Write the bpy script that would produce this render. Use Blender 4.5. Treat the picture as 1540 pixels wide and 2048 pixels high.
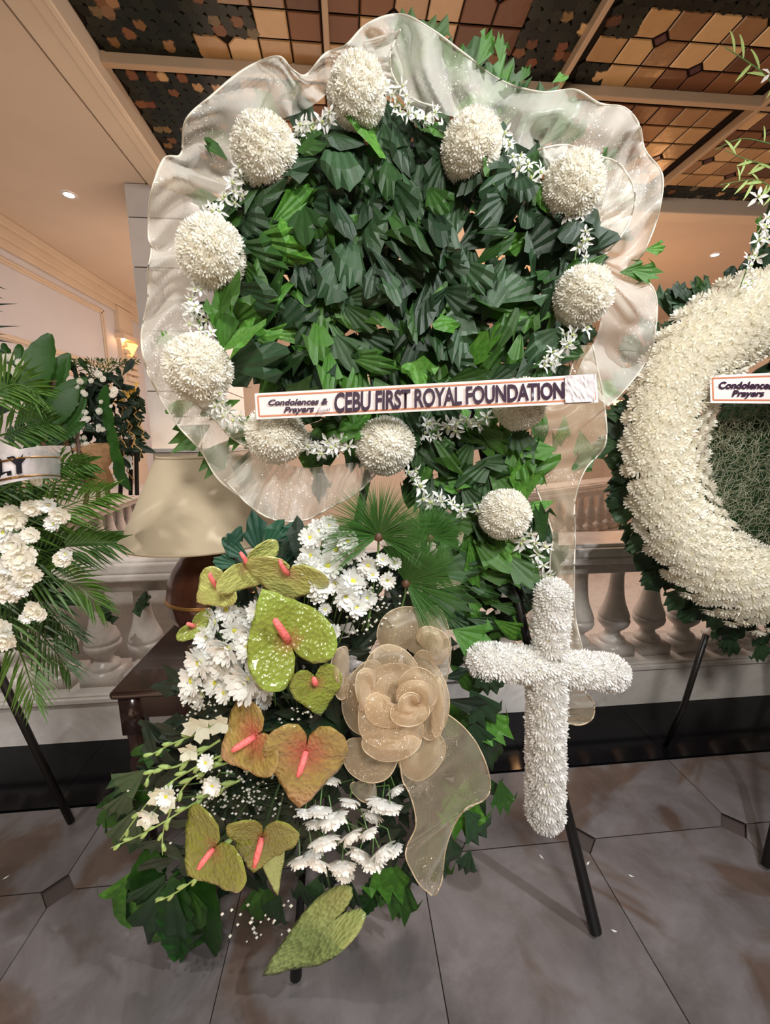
import bpy, math, random
from mathutils import Vector, Matrix, Euler, noise
PI=math.pi
sc=bpy.context.scene
for o in list(bpy.data.objects): bpy.data.objects.remove(o)
# ---------------------------------------------------------------- camera
FPX=820.0; PITCH=math.radians(10); ROLL=math.radians(0.5); YAW=math.radians(5); H=1.35
Fv=Vector((math.sin(YAW),math.cos(YAW),0)); Rv=Vector((math.cos(YAW),-math.sin(YAW),0)); Uv=Vector((0,0,1))
Dv=Fv*math.cos(PITCH)-Uv*math.sin(PITCH); Vv=Fv*math.sin(PITCH)+Uv*math.cos(PITCH)
R2=Rv*math.cos(ROLL)-Vv*math.sin(ROLL); V2=Vv*math.cos(ROLL)+Rv*math.sin(ROLL)
CAM=Vector((0,0,H))
cd=bpy.data.cameras.new('camera'); cam=bpy.data.objects.new('camera',cd); sc.collection.objects.link(cam)
m=Matrix((R2,V2,-Dv)).transposed().to_4x4(); m.translation=CAM; cam.matrix_world=m
cd.sensor_fit='VERTICAL'; cd.sensor_height=24; cd.lens=24*FPX/2048; cd.clip_start=.02
sc.camera=cam
# ---------------------------------------------------------------- world, light, exposure
w=bpy.data.worlds.new('world'); sc.world=w; w.use_nodes=True
w.node_tree.nodes['Background'].inputs[0].default_value=(1,.82,.68,1)
w.node_tree.nodes['Background'].inputs[1].default_value=.09
sc.view_settings.view_transform='Standard'; sc.view_settings.look='None'
sc.view_settings.exposure=.22; sc.view_settings.gamma=1; sc.view_settings.use_curve_mapping=False
def area(name,loc,target,size,power,col,sy=None):
    l=bpy.data.lights.new(name,'AREA'); l.energy=power; l.color=col; l.size=size
    if sy: l.shape='RECTANGLE'; l.size_y=sy
    o=bpy.data.objects.new(name,l); sc.collection.objects.link(o); o.location=loc
    o.rotation_euler=(Vector(target)-Vector(loc)).to_track_quat('-Z','Y').to_euler(); return o
def spot(name,loc,target,power,col,ang=80,r=.05,blend=.6):
    l=bpy.data.lights.new(name,'SPOT'); l.energy=power; l.color=col; l.spot_size=math.radians(ang); l.spot_blend=blend; l.shadow_soft_size=r
    o=bpy.data.objects.new(name,l); sc.collection.objects.link(o); o.location=loc
    o.rotation_euler=(Vector(target)-Vector(loc)).to_track_quat('-Z','Y').to_euler(); return o
def point(name,loc,power,col,r=.1):
    l=bpy.data.lights.new(name,'POINT'); l.energy=power; l.color=col; l.shadow_soft_size=r
    o=bpy.data.objects.new(name,l); sc.collection.objects.link(o); o.location=loc; return o
area('front_ceiling_light',(.3,-1.0,2.7),(.1,1.0,1.1),.45,50,(1,.965,.92))
spot('front_downlight',(1.75,-.25,2.95),(.1,1.0,.95),205,(.97,.97,1.0),72,.04)
spot('left_downlight',(-1.5,.2,2.95),(-.9,1.6,.8),85,(1,.95,.9),70,.05)
area('lobby_glow',(0,3.9,1.3),(0,3.9,3.2),3.0,36,(1,.72,.50),3.0)
area('lobby_down',(.5,4.2,2.9),(.5,4.2,0),3.0,66,(1,.88,.82),2.4)
area('front_glow',(-.5,.2,.5),(-.5,1.4,3.0),1.2,5,(1,.68,.45))
# ---------------------------------------------------------------- helpers
def ray(x,y): return Dv+R2*((x-770)/FPX)-V2*((y-1024)/FPX)
def P(x,y,Y):
    r=ray(x,y); return CAM+r*(Y/r.y)
def PZ(x,y,z):
    r=ray(x,y); return CAM+r*((z-H)/r.z)
def px(p,n=1):          # metres spanned by n pixels at point p
    return (p-CAM).dot(Dv)/FPX*n
rnd=random.Random(7)
def link(o): sc.collection.objects.link(o); return o
class MB:
    def __init__(s): s.v=[]; s.f=[]; s.m=[]; s.cur=0
    def add(s,vs,fs,mat=None):
        b=len(s.v); s.v+= [tuple(v) for v in vs]
        for f in fs: s.f.append(tuple(b+i for i in f)); s.m.append(s.cur if mat is None else mat)
    def box(s,a,b,mat=None):
        (x0,y0,z0),(x1,y1,z1)=a,b
        s.add([(x0,y0,z0),(x1,y0,z0),(x1,y1,z0),(x0,y1,z0),(x0,y0,z1),(x1,y0,z1),(x1,y1,z1),(x0,y1,z1)],
              [(0,3,2,1),(4,5,6,7),(0,1,5,4),(1,2,6,5),(2,3,7,6),(3,0,4,7)],mat)
    def lathe(s,prof,c=(0,0,0),n=32,mat=None,close=False):
        vs=[];fs=[];k=len(prof)
        for r,z in prof:
            for i in range(n):
                a=2*PI*i/n; vs.append((c[0]+r*math.cos(a),c[1]+r*math.sin(a),c[2]+z))
        for j in range(k-1):
            for i in range(n):
                i2=(i+1)%n; fs.append((j*n+i,j*n+i2,(j+1)*n+i2,(j+1)*n+i))
        s.add(vs,fs,mat)
    def tube(s,pts,r,n=6,mat=None,r2=None,cap=True):
        pts=[Vector(p) for p in pts]; vs=[];fs=[]
        K=len(pts); up=Vector((.13,.21,.97))
        for j,p in enumerate(pts):
            t=(pts[min(j+1,K-1)]-pts[max(j-1,0)]).normalized() if K>1 else Vector((0,0,1))
            a=t.cross(up)
            if a.length<1e-3: a=t.cross(Vector((1,0,0)))
            a.normalize(); b=t.cross(a)
            rr=(r if r2 is None else r+(r2-r)*j/(K-1)) if not isinstance(r,list) else r[j]
            for i in range(n):
                th=2*PI*i/n; vs.append(p+a*rr*math.cos(th)+b*rr*math.sin(th))
        for j in range(K-1):
            for i in range(n):
                i2=(i+1)%n; fs.append((j*n+i,j*n+i2,(j+1)*n+i2,(j+1)*n+i))
        if cap: fs.append(tuple(range(n))[::-1]); fs.append(tuple((K-1)*n+i for i in range(n)))
        s.add(vs,fs,mat)
    def grid(s,rows,mat=None,wrap=False):
        k=len(rows[0]); vs=[v for r in rows for v in r]; fs=[]
        for j in range(len(rows)-1):
            for i in range(k if wrap else k-1):
                i2=(i+1)%k; fs.append((j*k+i,j*k+i2,(j+1)*k+i2,(j+1)*k+i))
        s.add(vs,fs,mat)
    def mesh(s,name,mats,smooth=False):
        me=bpy.data.meshes.new(name); me.from_pydata(s.v,[],s.f)
        for mm in (mats if isinstance(mats,(list,tuple)) else [mats]): me.materials.append(mm)
        me.polygons.foreach_set('material_index',s.m)
        if smooth: me.polygons.foreach_set('use_smooth',[True]*len(s.f))
        me.update(); return me
def wm(o):
    M=o.matrix_basis.copy()
    while o.parent: o=o.parent; M=o.matrix_basis@M
    return M
def inst(name,me,parent=None,M=None):
    o=bpy.data.objects.new(name,me); link(o)
    M=M or Matrix.Identity(4)
    if parent: o.parent=parent; M=wm(parent).inverted()@M
    o.matrix_basis=M; return o
def tag(o,label=None,cat=None,group=None,kind=None):
    if label:o['label']=label
    if cat:o['category']=cat
    if group:o['group']=group
    if kind:o['kind']=kind
    return o
def thing(name,label,cat,loc=(0,0,0),group=None):
    o=inst(name,None,None,Matrix.Translation(loc)); o.empty_display_size=.05
    return tag(o,label,cat,group)
def part(name,mb,mats,parent=None,smooth=False,kind=None,label=None):
    o=inst(name,mb.mesh(name,mats,smooth),parent)
    if kind:o['kind']=kind
    if label:o['label']=label
    return o
def struct(name,mb,mats,parent=None,smooth=False,label=None):
    o=part(name,mb,mats,parent,smooth)
    if parent is None: o['kind']='structure'
    if label:o['label']=label
    return o
def bevel(o,wd=.004,seg=2):
    md=o.modifiers.new('bevel','BEVEL'); md.width=wd; md.segments=seg; md.limit_method='ANGLE'; return o
def basis(loc,x,y,z,sx=1,sy=1,sz=1):
    M=Matrix((x*sx,y*sy,z*sz)).transposed().to_4x4(); M.translation=loc; return M
def facing(loc,normal,roll=0,s=1):
    z=Vector(normal).normalized(); a=Vector((0,0,1)) if abs(z.z)<.95 else Vector((0,1,0))
    x=a.cross(z).normalized(); y=z.cross(x)
    c,sn=math.cos(roll),math.sin(roll)
    return basis(Vector(loc),x*c+y*sn,y*c-x*sn,z,s,s,s)
def tocam(p): return (CAM-p).normalized()
def spl(pts,n):
    """Catmull-Rom resample of tuples"""
    pts=[Vector(p) for p in pts]; K=len(pts)-1; out=[]
    for i in range(n):
        t=i/(n-1)*K; k=min(int(t),K-1); u=t-k
        p0=pts[max(k-1,0)];p1=pts[k];p2=pts[k+1];p3=pts[min(k+2,K)]
        out.append(.5*((2*p1)+(p2-p0)*u+(2*p0-5*p1+4*p2-p3)*u*u+(3*p1-p0-3*p2+p3)*u**3))
    return out
# ---------------------------------------------------------------- materials
class NT:
    def __init__(s,name):
        s.m=bpy.data.materials.new(name); s.m.use_nodes=True; s.t=s.m.node_tree; s.b=s.t.nodes['Principled BSDF']
        s.out=s.t.nodes['Material Output']
    def n(s,typ,**kw):
        nd=s.t.nodes.new(typ)
        for k,v in kw.items():
            if k.startswith('i_'): nd.inputs[k[2:].replace('_',' ')].default_value=v
            else: setattr(nd,k,v)
        return nd
    def l(s,a,b): s.t.links.new(a,b)
    def ramp(s,fac,stops):
        r=s.n('ShaderNodeValToRGB'); e=r.color_ramp.elements
        while len(e)<len(stops): e.new(.5)
        for i,(p,c) in enumerate(stops): e[i].position=p; e[i].color=(*c,1)
        s.l(fac,r.inputs[0]); return r.outputs[0]
    def coord(s,kind='Object',scale=None):
        c=s.n('ShaderNodeTexCoord').outputs[kind]
        return c
    def noise(s,scale,detail=4,rough=.55,co=None,dist=0):
        n=s.n('ShaderNodeTexNoise'); n.inputs['Scale'].default_value=scale; n.inputs['Detail'].default_value=detail
        n.inputs['Roughness'].default_value=rough; n.inputs['Distortion'].default_value=dist
        s.l(co or s.coord(),n.inputs['Vector']); return n
    def bump(s,h,strength=.3,dist=.01):
        b=s.n('ShaderNodeBump'); b.inputs['Strength'].default_value=strength; b.inputs['Distance'].default_value=dist
        s.l(h,b.inputs['Height']); s.l(b.outputs[0],s.b.inputs['Normal']); return b
def plain(name,col,rough=.5,metal=0,spec=.5,nz=None,var=.15,bump=0,coat=0,emit=None,es=0):
    q=NT(name); b=q.b
    b.inputs['Roughness'].default_value=rough; b.inputs['Metallic'].default_value=metal; b.inputs['Specular IOR Level'].default_value=spec
    b.inputs['Coat Weight'].default_value=coat
    if nz:
        n=q.noise(nz)
        c2=tuple(max(0,c*(1-var)) for c in col); c3=tuple(min(1,c*(1+var)) for c in col)
        q.l(q.ramp(n.outputs['Fac'],[(.3,c2),(.7,c3)]),b.inputs['Base Color'])
        if bump: q.bump(n.outputs['Fac'],bump,.01)
    else: b.inputs['Base Color'].default_value=(*col,1)
    if emit: b.inputs['Emission Color'].default_value=(*emit,1); b.inputs['Emission Strength'].default_value=es
    return q.m
def leafmat(name,stops,rough=.38,trans=.22,vein=90):
    q=NT(name); b=q.b
    oi=q.n('ShaderNodeObjectInfo'); n=q.noise(14,3)
    mx=q.n('ShaderNodeMath',operation='ADD'); q.l(oi.outputs['Random'],mx.inputs[0])
    ms=q.n('ShaderNodeMath',operation='MULTIPLY_ADD'); q.l(n.outputs['Fac'],ms.inputs[0]); ms.inputs[1].default_value=.5; ms.inputs[2].default_value=-.25
    q.l(ms.outputs[0],mx.inputs[1])
    col=q.ramp(mx.outputs[0],stops); q.l(col,b.inputs['Base Color'])
    b.inputs['Roughness'].default_value=rough; b.inputs['Specular IOR Level'].default_value=.5
    n2=q.noise(vein,3); q.bump(n2.outputs['Fac'],.35,.003)
    tr=q.n('ShaderNodeBsdfTranslucent'); q.l(col,tr.inputs[0]); mi=q.n('ShaderNodeMixShader'); mi.inputs[0].default_value=trans
    q.l(b.outputs[0],mi.inputs[1]); q.l(tr.outputs[0],mi.inputs[2]); q.l(mi.outputs[0],q.out.inputs[0])
    return q.m
def petalmat(name,col,trans=.3,rough=.55,col2=None):
    q=NT(name); b=q.b
    if col2:
        oi=q.n('ShaderNodeObjectInfo'); c=q.ramp(oi.outputs['Random'],[(0,col),(1,col2)]); q.l(c,b.inputs['Base Color'])
    else: b.inputs['Base Color'].default_value=(*col,1); c=None
    b.inputs['Roughness'].default_value=rough; b.inputs['Specular IOR Level'].default_value=.3
    tr=q.n('ShaderNodeBsdfTranslucent')
    if c: q.l(c,tr.inputs[0])
    else: tr.inputs[0].default_value=(*col,1)
    mi=q.n('ShaderNodeMixShader'); mi.inputs[0].default_value=trans
    q.l(b.outputs[0],mi.inputs[1]); q.l(tr.outputs[0],mi.inputs[2]); q.l(mi.outputs[0],q.out.inputs[0])
    return q.m
def tullemat(name,col,op=.42,weave=900,glit=260):
    q=NT(name); b=q.b; b.inputs['Base Color'].default_value=(*col,1); b.inputs['Roughness'].default_value=.35
    b.inputs['Specular IOR Level'].default_value=.6; b.inputs['Sheen Weight'].default_value=.4
    tr=q.n('ShaderNodeBsdfTranslucent'); tr.inputs[0].default_value=(*col,1)
    mi=q.n('ShaderNodeMixShader'); mi.inputs[0].default_value=.45; q.l(b.outputs[0],mi.inputs[1]); q.l(tr.outputs[0],mi.inputs[2])
    # opacity grows where the sheet is seen edge-on, threads make it patchy
    lw=q.n('ShaderNodeLayerWeight'); lw.inputs[0].default_value=.35
    n=q.noise(18,4)
    a=q.n('ShaderNodeMath',operation='MULTIPLY_ADD'); q.l(lw.outputs['Facing'],a.inputs[0]); a.inputs[1].default_value=.55; a.inputs[2].default_value=op-.12
    a2=q.n('ShaderNodeMath',operation='MULTIPLY_ADD'); q.l(n.outputs['Fac'],a2.inputs[0]); a2.inputs[1].default_value=.24; q.l(a.outputs[0],a2.inputs[2]); a2.use_clamp=True
    wv=q.n('ShaderNodeTexWave'); wv.inputs['Scale'].default_value=170; wv.inputs['Distortion'].default_value=1.5; wv.inputs['Detail Scale'].default_value=.3; q.l(q.coord(),wv.inputs['Vector'])
    a3=q.n('ShaderNodeMath',operation='MULTIPLY_ADD'); q.l(wv.outputs['Fac'],a3.inputs[0]); a3.inputs[1].default_value=.16; q.l(a2.outputs[0],a3.inputs[2]); a4=q.n('ShaderNodeMath',operation='SUBTRACT'); q.l(a3.outputs[0],a4.inputs[0]); a4.inputs[1].default_value=.08; a4.use_clamp=True; a2=a4
    tp=q.n('ShaderNodeBsdfTransparent'); m2=q.n('ShaderNodeMixShader'); q.l(a2.outputs[0],m2.inputs[0]); q.l(tp.outputs[0],m2.inputs[1]); q.l(mi.outputs[0],m2.inputs[2])
    # glitter flecks: small shiny cells at random tilts
    v=q.n('ShaderNodeTexVoronoi'); v.inputs['Scale'].default_value=glit; q.l(q.coord(),v.inputs['Vector'])
    lt=q.n('ShaderNodeMath',operation='LESS_THAN'); q.l(v.outputs['Distance'],lt.inputs[0]); lt.inputs[1].default_value=.34
    sep=q.n('ShaderNodeSeparateColor'); q.l(v.outputs['Color'],sep.inputs[0])
    gt=q.n('ShaderNodeMath',operation='GREATER_THAN'); q.l(sep.outputs[0],gt.inputs[0]); gt.inputs[1].default_value=.70
    mu=q.n('ShaderNodeMath',operation='MULTIPLY'); q.l(lt.outputs[0],mu.inputs[0]); q.l(gt.outputs[0],mu.inputs[1])
    nn=q.noise(9,2); g2=q.n('ShaderNodeMath',operation='GREATER_THAN'); q.l(nn.outputs['Fac'],g2.inputs[0]); g2.inputs[1].default_value=.52
    m0=q.n('ShaderNodeMath',operation='MULTIPLY'); q.l(mu.outputs[0],m0.inputs[0]); q.l(g2.outputs[0],m0.inputs[1]); mu=m0
    gl=q.n('ShaderNodeBsdfGlossy'); gl.inputs['Roughness'].default_value=.28
    vm=q.n('ShaderNodeVectorMath',operation='MULTIPLY_ADD'); q.l(v.outputs['Color'],vm.inputs[0]); vm.inputs[1].default_value=(1.6,1.6,1.6)
    ge=q.n('ShaderNodeNewGeometry'); vs=q.n('ShaderNodeVectorMath',operation='ADD'); q.l(ge.outputs['Normal'],vs.inputs[0]); vs.inputs[1].default_value=(-.8,-.8,-.8)
    q.l(vs.outputs[0],vm.inputs[2]); vn=q.n('ShaderNodeVectorMath',operation='NORMALIZE'); q.l(vm.outputs[0],vn.inputs[0]); q.l(vn.outputs[0],gl.inputs['Normal'])
    q.l(mu.outputs[0],gl.inputs[0]); m3=q.n('ShaderNodeAddShader'); q.l(m2.outputs[0],m3.inputs[0]); q.l(gl.outputs[0],m3.inputs[1])
    q.l(m3.outputs[0],q.out.inputs[0]); return q.m
def marble(name,c1,c2,scale=3,rough=.3,blk=None):
    q=NT(name); n=q.noise(scale,8,.62,dist=1.2); c=q.ramp(n.outputs['Fac'],[(.3,c1),(.55,c2),(.75,c1)])
    if blk:
        oi=q.n('ShaderNodeObjectInfo'); hs=q.n('ShaderNodeHueSaturation'); q.l(c,hs.inputs['Color'])
        ma=q.n('ShaderNodeMath',operation='MULTIPLY_ADD'); q.l(oi.outputs['Random'],ma.inputs[0]); ma.inputs[1].default_value=.22; ma.inputs[2].default_value=.89
        q.l(ma.outputs[0],hs.inputs['Value']); c=hs.outputs[0]
    q.l(c,q.b.inputs['Base Color']); q.b.inputs['Roughness'].default_value=rough; return q.m
M={}
M['cream']=plain('cream_paint',(.68,.55,.44),.6,nz=2,var=.04)
M['trim']=plain('trim_paint',(.70,.57,.44),.5,nz=3,var=.05)
M['groove']=plain('groove_dark',(.07,.04,.03),.6)
M['wallw']=plain('white_panel_paint',(.66,.64,.67),.55,nz=1.5,var=.04)
M['marble']=marble('balustrade_marble',(.60,.56,.52),(.78,.74,.70),5,.28)
M['balus']=marble('baluster_marble',(.50,.46,.42),(.66,.61,.56),8,.32)
M['column']=marble('column_marble',(.62,.60,.60),(.72,.69,.67),2.5,.35,True)
M['columnb']=marble('column_brown_marble',(.50,.36,.27),(.66,.55,.46),9,.4,True)
M['floor']=(lambda q:(q.l(q.ramp(q.noise(4.5,7,.65,dist=.6).outputs['Fac'],[(.25,(.095,.078,.072)),(.48,(.17,.15,.148)),(.75,(.24,.22,.225))]),q.b.inputs['Base Color']),
      q.b.inputs['Roughness'].__setattr__('default_value',.33),q.bump(q.noise(60,4).outputs['Fac'],.08,.003),q.m)[-1])(NT('floor_marble'))
def floormat():
    q=NT('floor_marble'); a=q.ramp(q.noise(4.5,7,.65,dist=.6).outputs['Fac'],[(.25,(.065,.055,.052)),(.48,(.12,.108,.108)),(.75,(.185,.172,.175))])
    geo=q.n('ShaderNodeNewGeometry').outputs['Position']
    f=q.ramp(q.noise(1.7,5,.5,co=geo,dist=1.5).outputs['Fac'],[(.50,(0,0,0)),(.56,(1,1,1))])
    mx=q.n('ShaderNodeMix',data_type='RGBA',blend_type='MULTIPLY'); q.l(f,mx.inputs[0]); q.l(a,mx.inputs[6]); mx.inputs[7].default_value=(.72,.56,.45,1)
    q.l(mx.outputs[2],q.b.inputs['Base Color']); q.b.inputs['Roughness'].default_value=.3; q.bump(q.noise(60,4).outputs['Fac'],.08,.003); return q.m
M['floor']=floormat()
M['joint']=plain('floor_joint',(.07,.055,.05),.8,spec=.2)
M['cab']=plain('dark_inset',(.007,.003,.004),.5,spec=.1)
M['granite']=plain('black_granite',(.004,.004,.005),.10,spec=.16)
M['lead']=plain('lead_came',(.010,.006,.004),.7,spec=.08)
M['beamm']=plain('ceiling_beam_paint',(.42,.28,.17),.5,nz=4,var=.08)
def glassmat(name,stops,em):
    q=NT(name); q.b.inputs['Specular IOR Level'].default_value=.5 if em>.06 else .15; oi=q.n('ShaderNodeObjectInfo'); n=q.noise(7,4,dist=.8)
    ad=q.n('ShaderNodeMath',operation='MULTIPLY_ADD'); q.l(n.outputs['Fac'],ad.inputs[0]); ad.inputs[1].default_value=.5; ad.inputs[2].default_value=-.25
    a2=q.n('ShaderNodeMath',operation='ADD'); q.l(ad.outputs[0],a2.inputs[0]); q.l(oi.outputs['Random'],a2.inputs[1])
    c=q.ramp(a2.outputs[0],stops); q.l(c,q.b.inputs['Base Color']); q.b.inputs['Roughness'].default_value=.22
    q.l(c,q.b.inputs['Emission Color']); q.b.inputs['Emission Strength'].default_value=em
    q.bump(n.outputs['Fac'],.25,.01); return q.m
M['amber']=glassmat('amber_glass',[(0,(.15,.065,.022)),(.35,(.25,.12,.04)),(.6,(.34,.18,.065)),(.85,(.42,.24,.10))],.16)
M['rust']=glassmat('rust_glass',[(0,(.085,.032,.015)),(.5,(.14,.055,.025)),(1,(.20,.08,.03))],.04)
M['darkg']=glassmat('dark_green_glass',[(0,(.004,.004,.003)),(.5,(.009,.011,.007)),(1,(.016,.016,.009))],.05)
M['purple']=glassmat('purple_glass',[(0,(.05,.02,.025)),(1,(.08,.03,.03))],.05)
M['fruit']=glassmat('flower_glass',[(0,(.14,.035,.02)),(.5,(.18,.10,.035)),(1,(.11,.095,.06))],.04)
M['shade']=petalmat('lampshade_fabric',(.66,.56,.40),.25,.8)
M['bronze']=plain('lamp_bronze',(.075,.026,.014),.2,metal=.35,nz=6,var=.4,coat=.5)
M['gold']=plain('gold_band',(.42,.22,.07),.3,metal=.8)
M['wood']=plain('dark_table_wood',(.026,.012,.010),.22,nz=9,var=.45,coat=.35)
M['leg']=plain('easel_dark_metal',(.014,.012,.011),.4,metal=.3)
M['legw']=plain('easel_brown_wood',(.10,.045,.022),.55,nz=12,var=.3)
M['leaf']=leafmat('fishtail_leaf',[(0,(.017,.048,.013)),(.3,(.028,.085,.016)),(.65,(.052,.14,.018)),(.9,(.065,.21,.022)),(1,(.12,.30,.04))])
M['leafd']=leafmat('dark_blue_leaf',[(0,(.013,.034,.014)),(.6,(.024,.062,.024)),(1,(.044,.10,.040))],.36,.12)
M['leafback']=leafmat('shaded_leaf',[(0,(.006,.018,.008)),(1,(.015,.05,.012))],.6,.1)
M['palm']=leafmat('palm_leaf',[(0,(.022,.055,.010)),(.5,(.045,.115,.014)),(1,(.085,.18,.025))],.45,.3)
M['banana']=leafmat('broad_leaf',[(0,(.02,.08,.015)),(1,(.05,.16,.02))],.35,.3)
M['teal']=leafmat('teal_leaf',[(0,(.012,.06,.035)),(1,(.03,.12,.06))],.4,.15)
M['papy']=leafmat('papyrus_thread',[(0,(.035,.12,.02)),(1,(.07,.20,.035))],.5,.3)
M['mum']=petalmat('cream_petal',(.93,.90,.80),.35,.6,(.95,.93,.86))
M['mumc']=petalmat('button_centre',(.80,.70,.42),.2)
M['cross']=petalmat('cross_petal',(.93,.92,.88),.35,.6,(.95,.94,.92))
M['crossc']=petalmat('cross_centre',(.74,.70,.45),.2)
M['ring']=petalmat('ring_petal',(.93,.89,.76),.35,.6,(.95,.92,.82))
M['daisy']=petalmat('white_petal',(.90,.91,.88),.3,.5)
M['daisyc']=plain('daisy_centre',(.62,.60,.06),.7)
M['daisyw']=petalmat('pale_green_centre',(.75,.78,.50),.2)
M['orchid']=petalmat('orchid_petal',(.88,.88,.84),.3,.45)
M['orchl']=petalmat('orchid_lip',(.60,.68,.28),.3,.5)
M['stem']=plain('green_stem',(.10,.20,.05),.5)
M['stemd']=plain('dark_stem',(.03,.06,.02),.5)
M['bud']=petalmat('gladiolus_bud',(.42,.58,.20),.3,.5)
M['glad']=petalmat('gladiolus_petal',(.78,.80,.66),.3,.5)
M['breath']=petalmat('baby_breath',(.78,.78,.70),.3)
M['tulle']=tullemat('champagne_organza',(.90,.88,.80),.38)
M['rose']=tullemat('gold_organza',(.80,.64,.43),.46,glit=300)
M['tail']=tullemat('gold_organza_thin',(.78,.68,.50),.27,glit=300)
M['hem']=petalmat('organza_hem',(.74,.62,.44),.3,.4)
M['hemw']=petalmat('organza_hem_pale',(.82,.78,.68),.3,.4)
M['paper']=plain('banner_paper',(.80,.70,.67),.25,coat=.5)
M['plastic']=plain('banner_plastic',(.66,.62,.62),.12,coat=.7,nz=30,var=.15)
M['border']=plain('banner_border',(.55,.20,.10),.4)
M['ink']=plain('banner_ink',(.035,.015,.035),.4)
M['inkb']=plain('black_ink',(.01,.01,.015),.4)
M['inkg']=plain('grey_ink',(.25,.2,.25),.4)
M['spadix']=plain('spadix_pink',(.80,.17,.16),.5,nz=150,var=.25,bump=.4)
M['moss']=petalmat('moss_fibre',(.46,.46,.32),.3)
M['burlap']=plain('burlap',(.34,.19,.09),.8,nz=40,var=.3,bump=.3)
M['twig']=plain('curly_twig',(.45,.30,.12),.6)
M['yellow']=petalmat('yellow_flower',(.75,.55,.10),.3)
M['hedge']=plain('green_carpet',(.05,.13,.03),.9,nz=60,var=.5,bump=.5)
M['bulb']=plain('bulb_glow',(1,1,1),.5,emit=(.80,.84,1),es=22)
M['warmbulb']=plain('warm_bulb_glow',(1,.8,.5),.5,emit=(1,.36,.09),es=5)
M['sconce']=plain('sconce_shade_glow',(1,.6,.2),.5,emit=(1,.42,.10),es=2.6)
M['ringm']=plain('downlight_rim',(.8,.78,.76),.3,metal=.3)
def spathemat(name,base,edge,red,r0=.55):
    q=NT(name); co=q.coord(); ln=q.n('ShaderNodeVectorMath',operation='LENGTH'); q.l(co,ln.inputs[0])
    n=q.noise(9,4); ad=q.n('ShaderNodeMath',operation='MULTIPLY_ADD'); q.l(n.outputs['Fac'],ad.inputs[0]); ad.inputs[1].default_value=.35; q.l(ln.outputs['Value'],ad.inputs[2])
    c=q.ramp(ad.outputs[0],[(.16,red),(.16+r0*.5,base),(.75,base),(1.0,edge)]); q.l(c,q.b.inputs['Base Color'])
    q.b.inputs['Roughness'].default_value=.22; q.b.inputs['Coat Weight'].default_value=.3
    v=q.n('ShaderNodeTexVoronoi'); v.inputs['Scale'].default_value=13; q.l(co,v.inputs['Vector']); q.bump(v.outputs['Distance'],.26,.05)
    tr=q.n('ShaderNodeBsdfTranslucent'); q.l(c,tr.inputs[0]); mi=q.n('ShaderNodeMixShader'); mi.inputs[0].default_value=.18
    q.l(q.b.outputs[0],mi.inputs[1]); q.l(tr.outputs[0],mi.inputs[2]); q.l(mi.outputs[0],q.out.inputs[0]); return q.m
M['sp_green']=spathemat('spathe_green',(.25,.30,.045),(.30,.40,.07),(.36,.13,.06))
M['sp_olive']=spathemat('spathe_olive',(.20,.21,.03),(.26,.28,.045),(.26,.11,.04))
M['sp_pale']=spathemat('spathe_pale',(.50,.53,.16),(.52,.48,.16),(.48,.28,.15))
M['sp_pink']=spathemat('spathe_pink_gold',(.36,.26,.07),(.46,.28,.13),(.42,.06,.05),1.0)
M['sp_plain']=spathemat('spathe_plain',(.30,.36,.12),(.36,.42,.16),(.32,.38,.14))
#@@STRUCT
# ================================================================ setting
GX,GY=-1.05,3.10        # stained glass opening: left edge, far edge
ZC=3.0
# floor slabs around the room: dark bed plus marble tiles with dark diamond insets
mb=MB(); mb.box((-3.2,-1.6,-.06),(4.6,7.2,-.012)); fl=struct('floor',mb,M['joint'])
TP=.56; TX0=.763; TY0=1.12; g=.0012; cr=.046
tile=None
def tilemesh():
    a=TP/2-g; c=cr+g; m_=MB(); out=[(-a,-a+c),(-a+c,-a),(a-c,-a),(a,-a+c),(a,a-c),(a-c,a),(-a+c,a),(-a,a-c)]
    vs=[(x,y,-.012) for x,y in out]+[(x,y,-.0008) for x,y in out]+[(x*.997,y*.997,0) for x,y in out]
    fs=[tuple(range(16,24))]
    for i in range(8):
        j=(i+1)%8; fs+=[(i,j,8+j,8+i),(8+i,8+j,16+j,16+i)]
    m_.add(vs,fs); return m_.mesh('tile',M['floor'])
tm=tilemesh()
cm=MB(); c_=cr-.001; cm.add([(0,-c_,0),(c_,0,0),(0,c_,0),(-c_,0,0),(0,-c_,-.012),(c_,0,-.012),(0,c_,-.012),(-c_,0,-.012)],[(0,1,2,3),(0,4,5,1),(1,5,6,2),(2,6,7,3),(3,7,4,0)])
cmm=cm.mesh('tile_inset',M['cab'])
for i in range(-5,6):
    for j in range(-4,1):
        cx=TX0+TP*(i+.5); cy=TY0+TP*(j+.5)
        if cy>1.2: 
            continue
        if -2.2<cx<3.6: inst('tile',tm,fl,Matrix.Translation((cx,cy,0)))
        if -2.2<TX0+TP*i<3.6: inst('tile_inset',cmm,fl,Matrix.Translation((TX0+TP*i,TY0+TP*j,0)))
        
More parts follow.
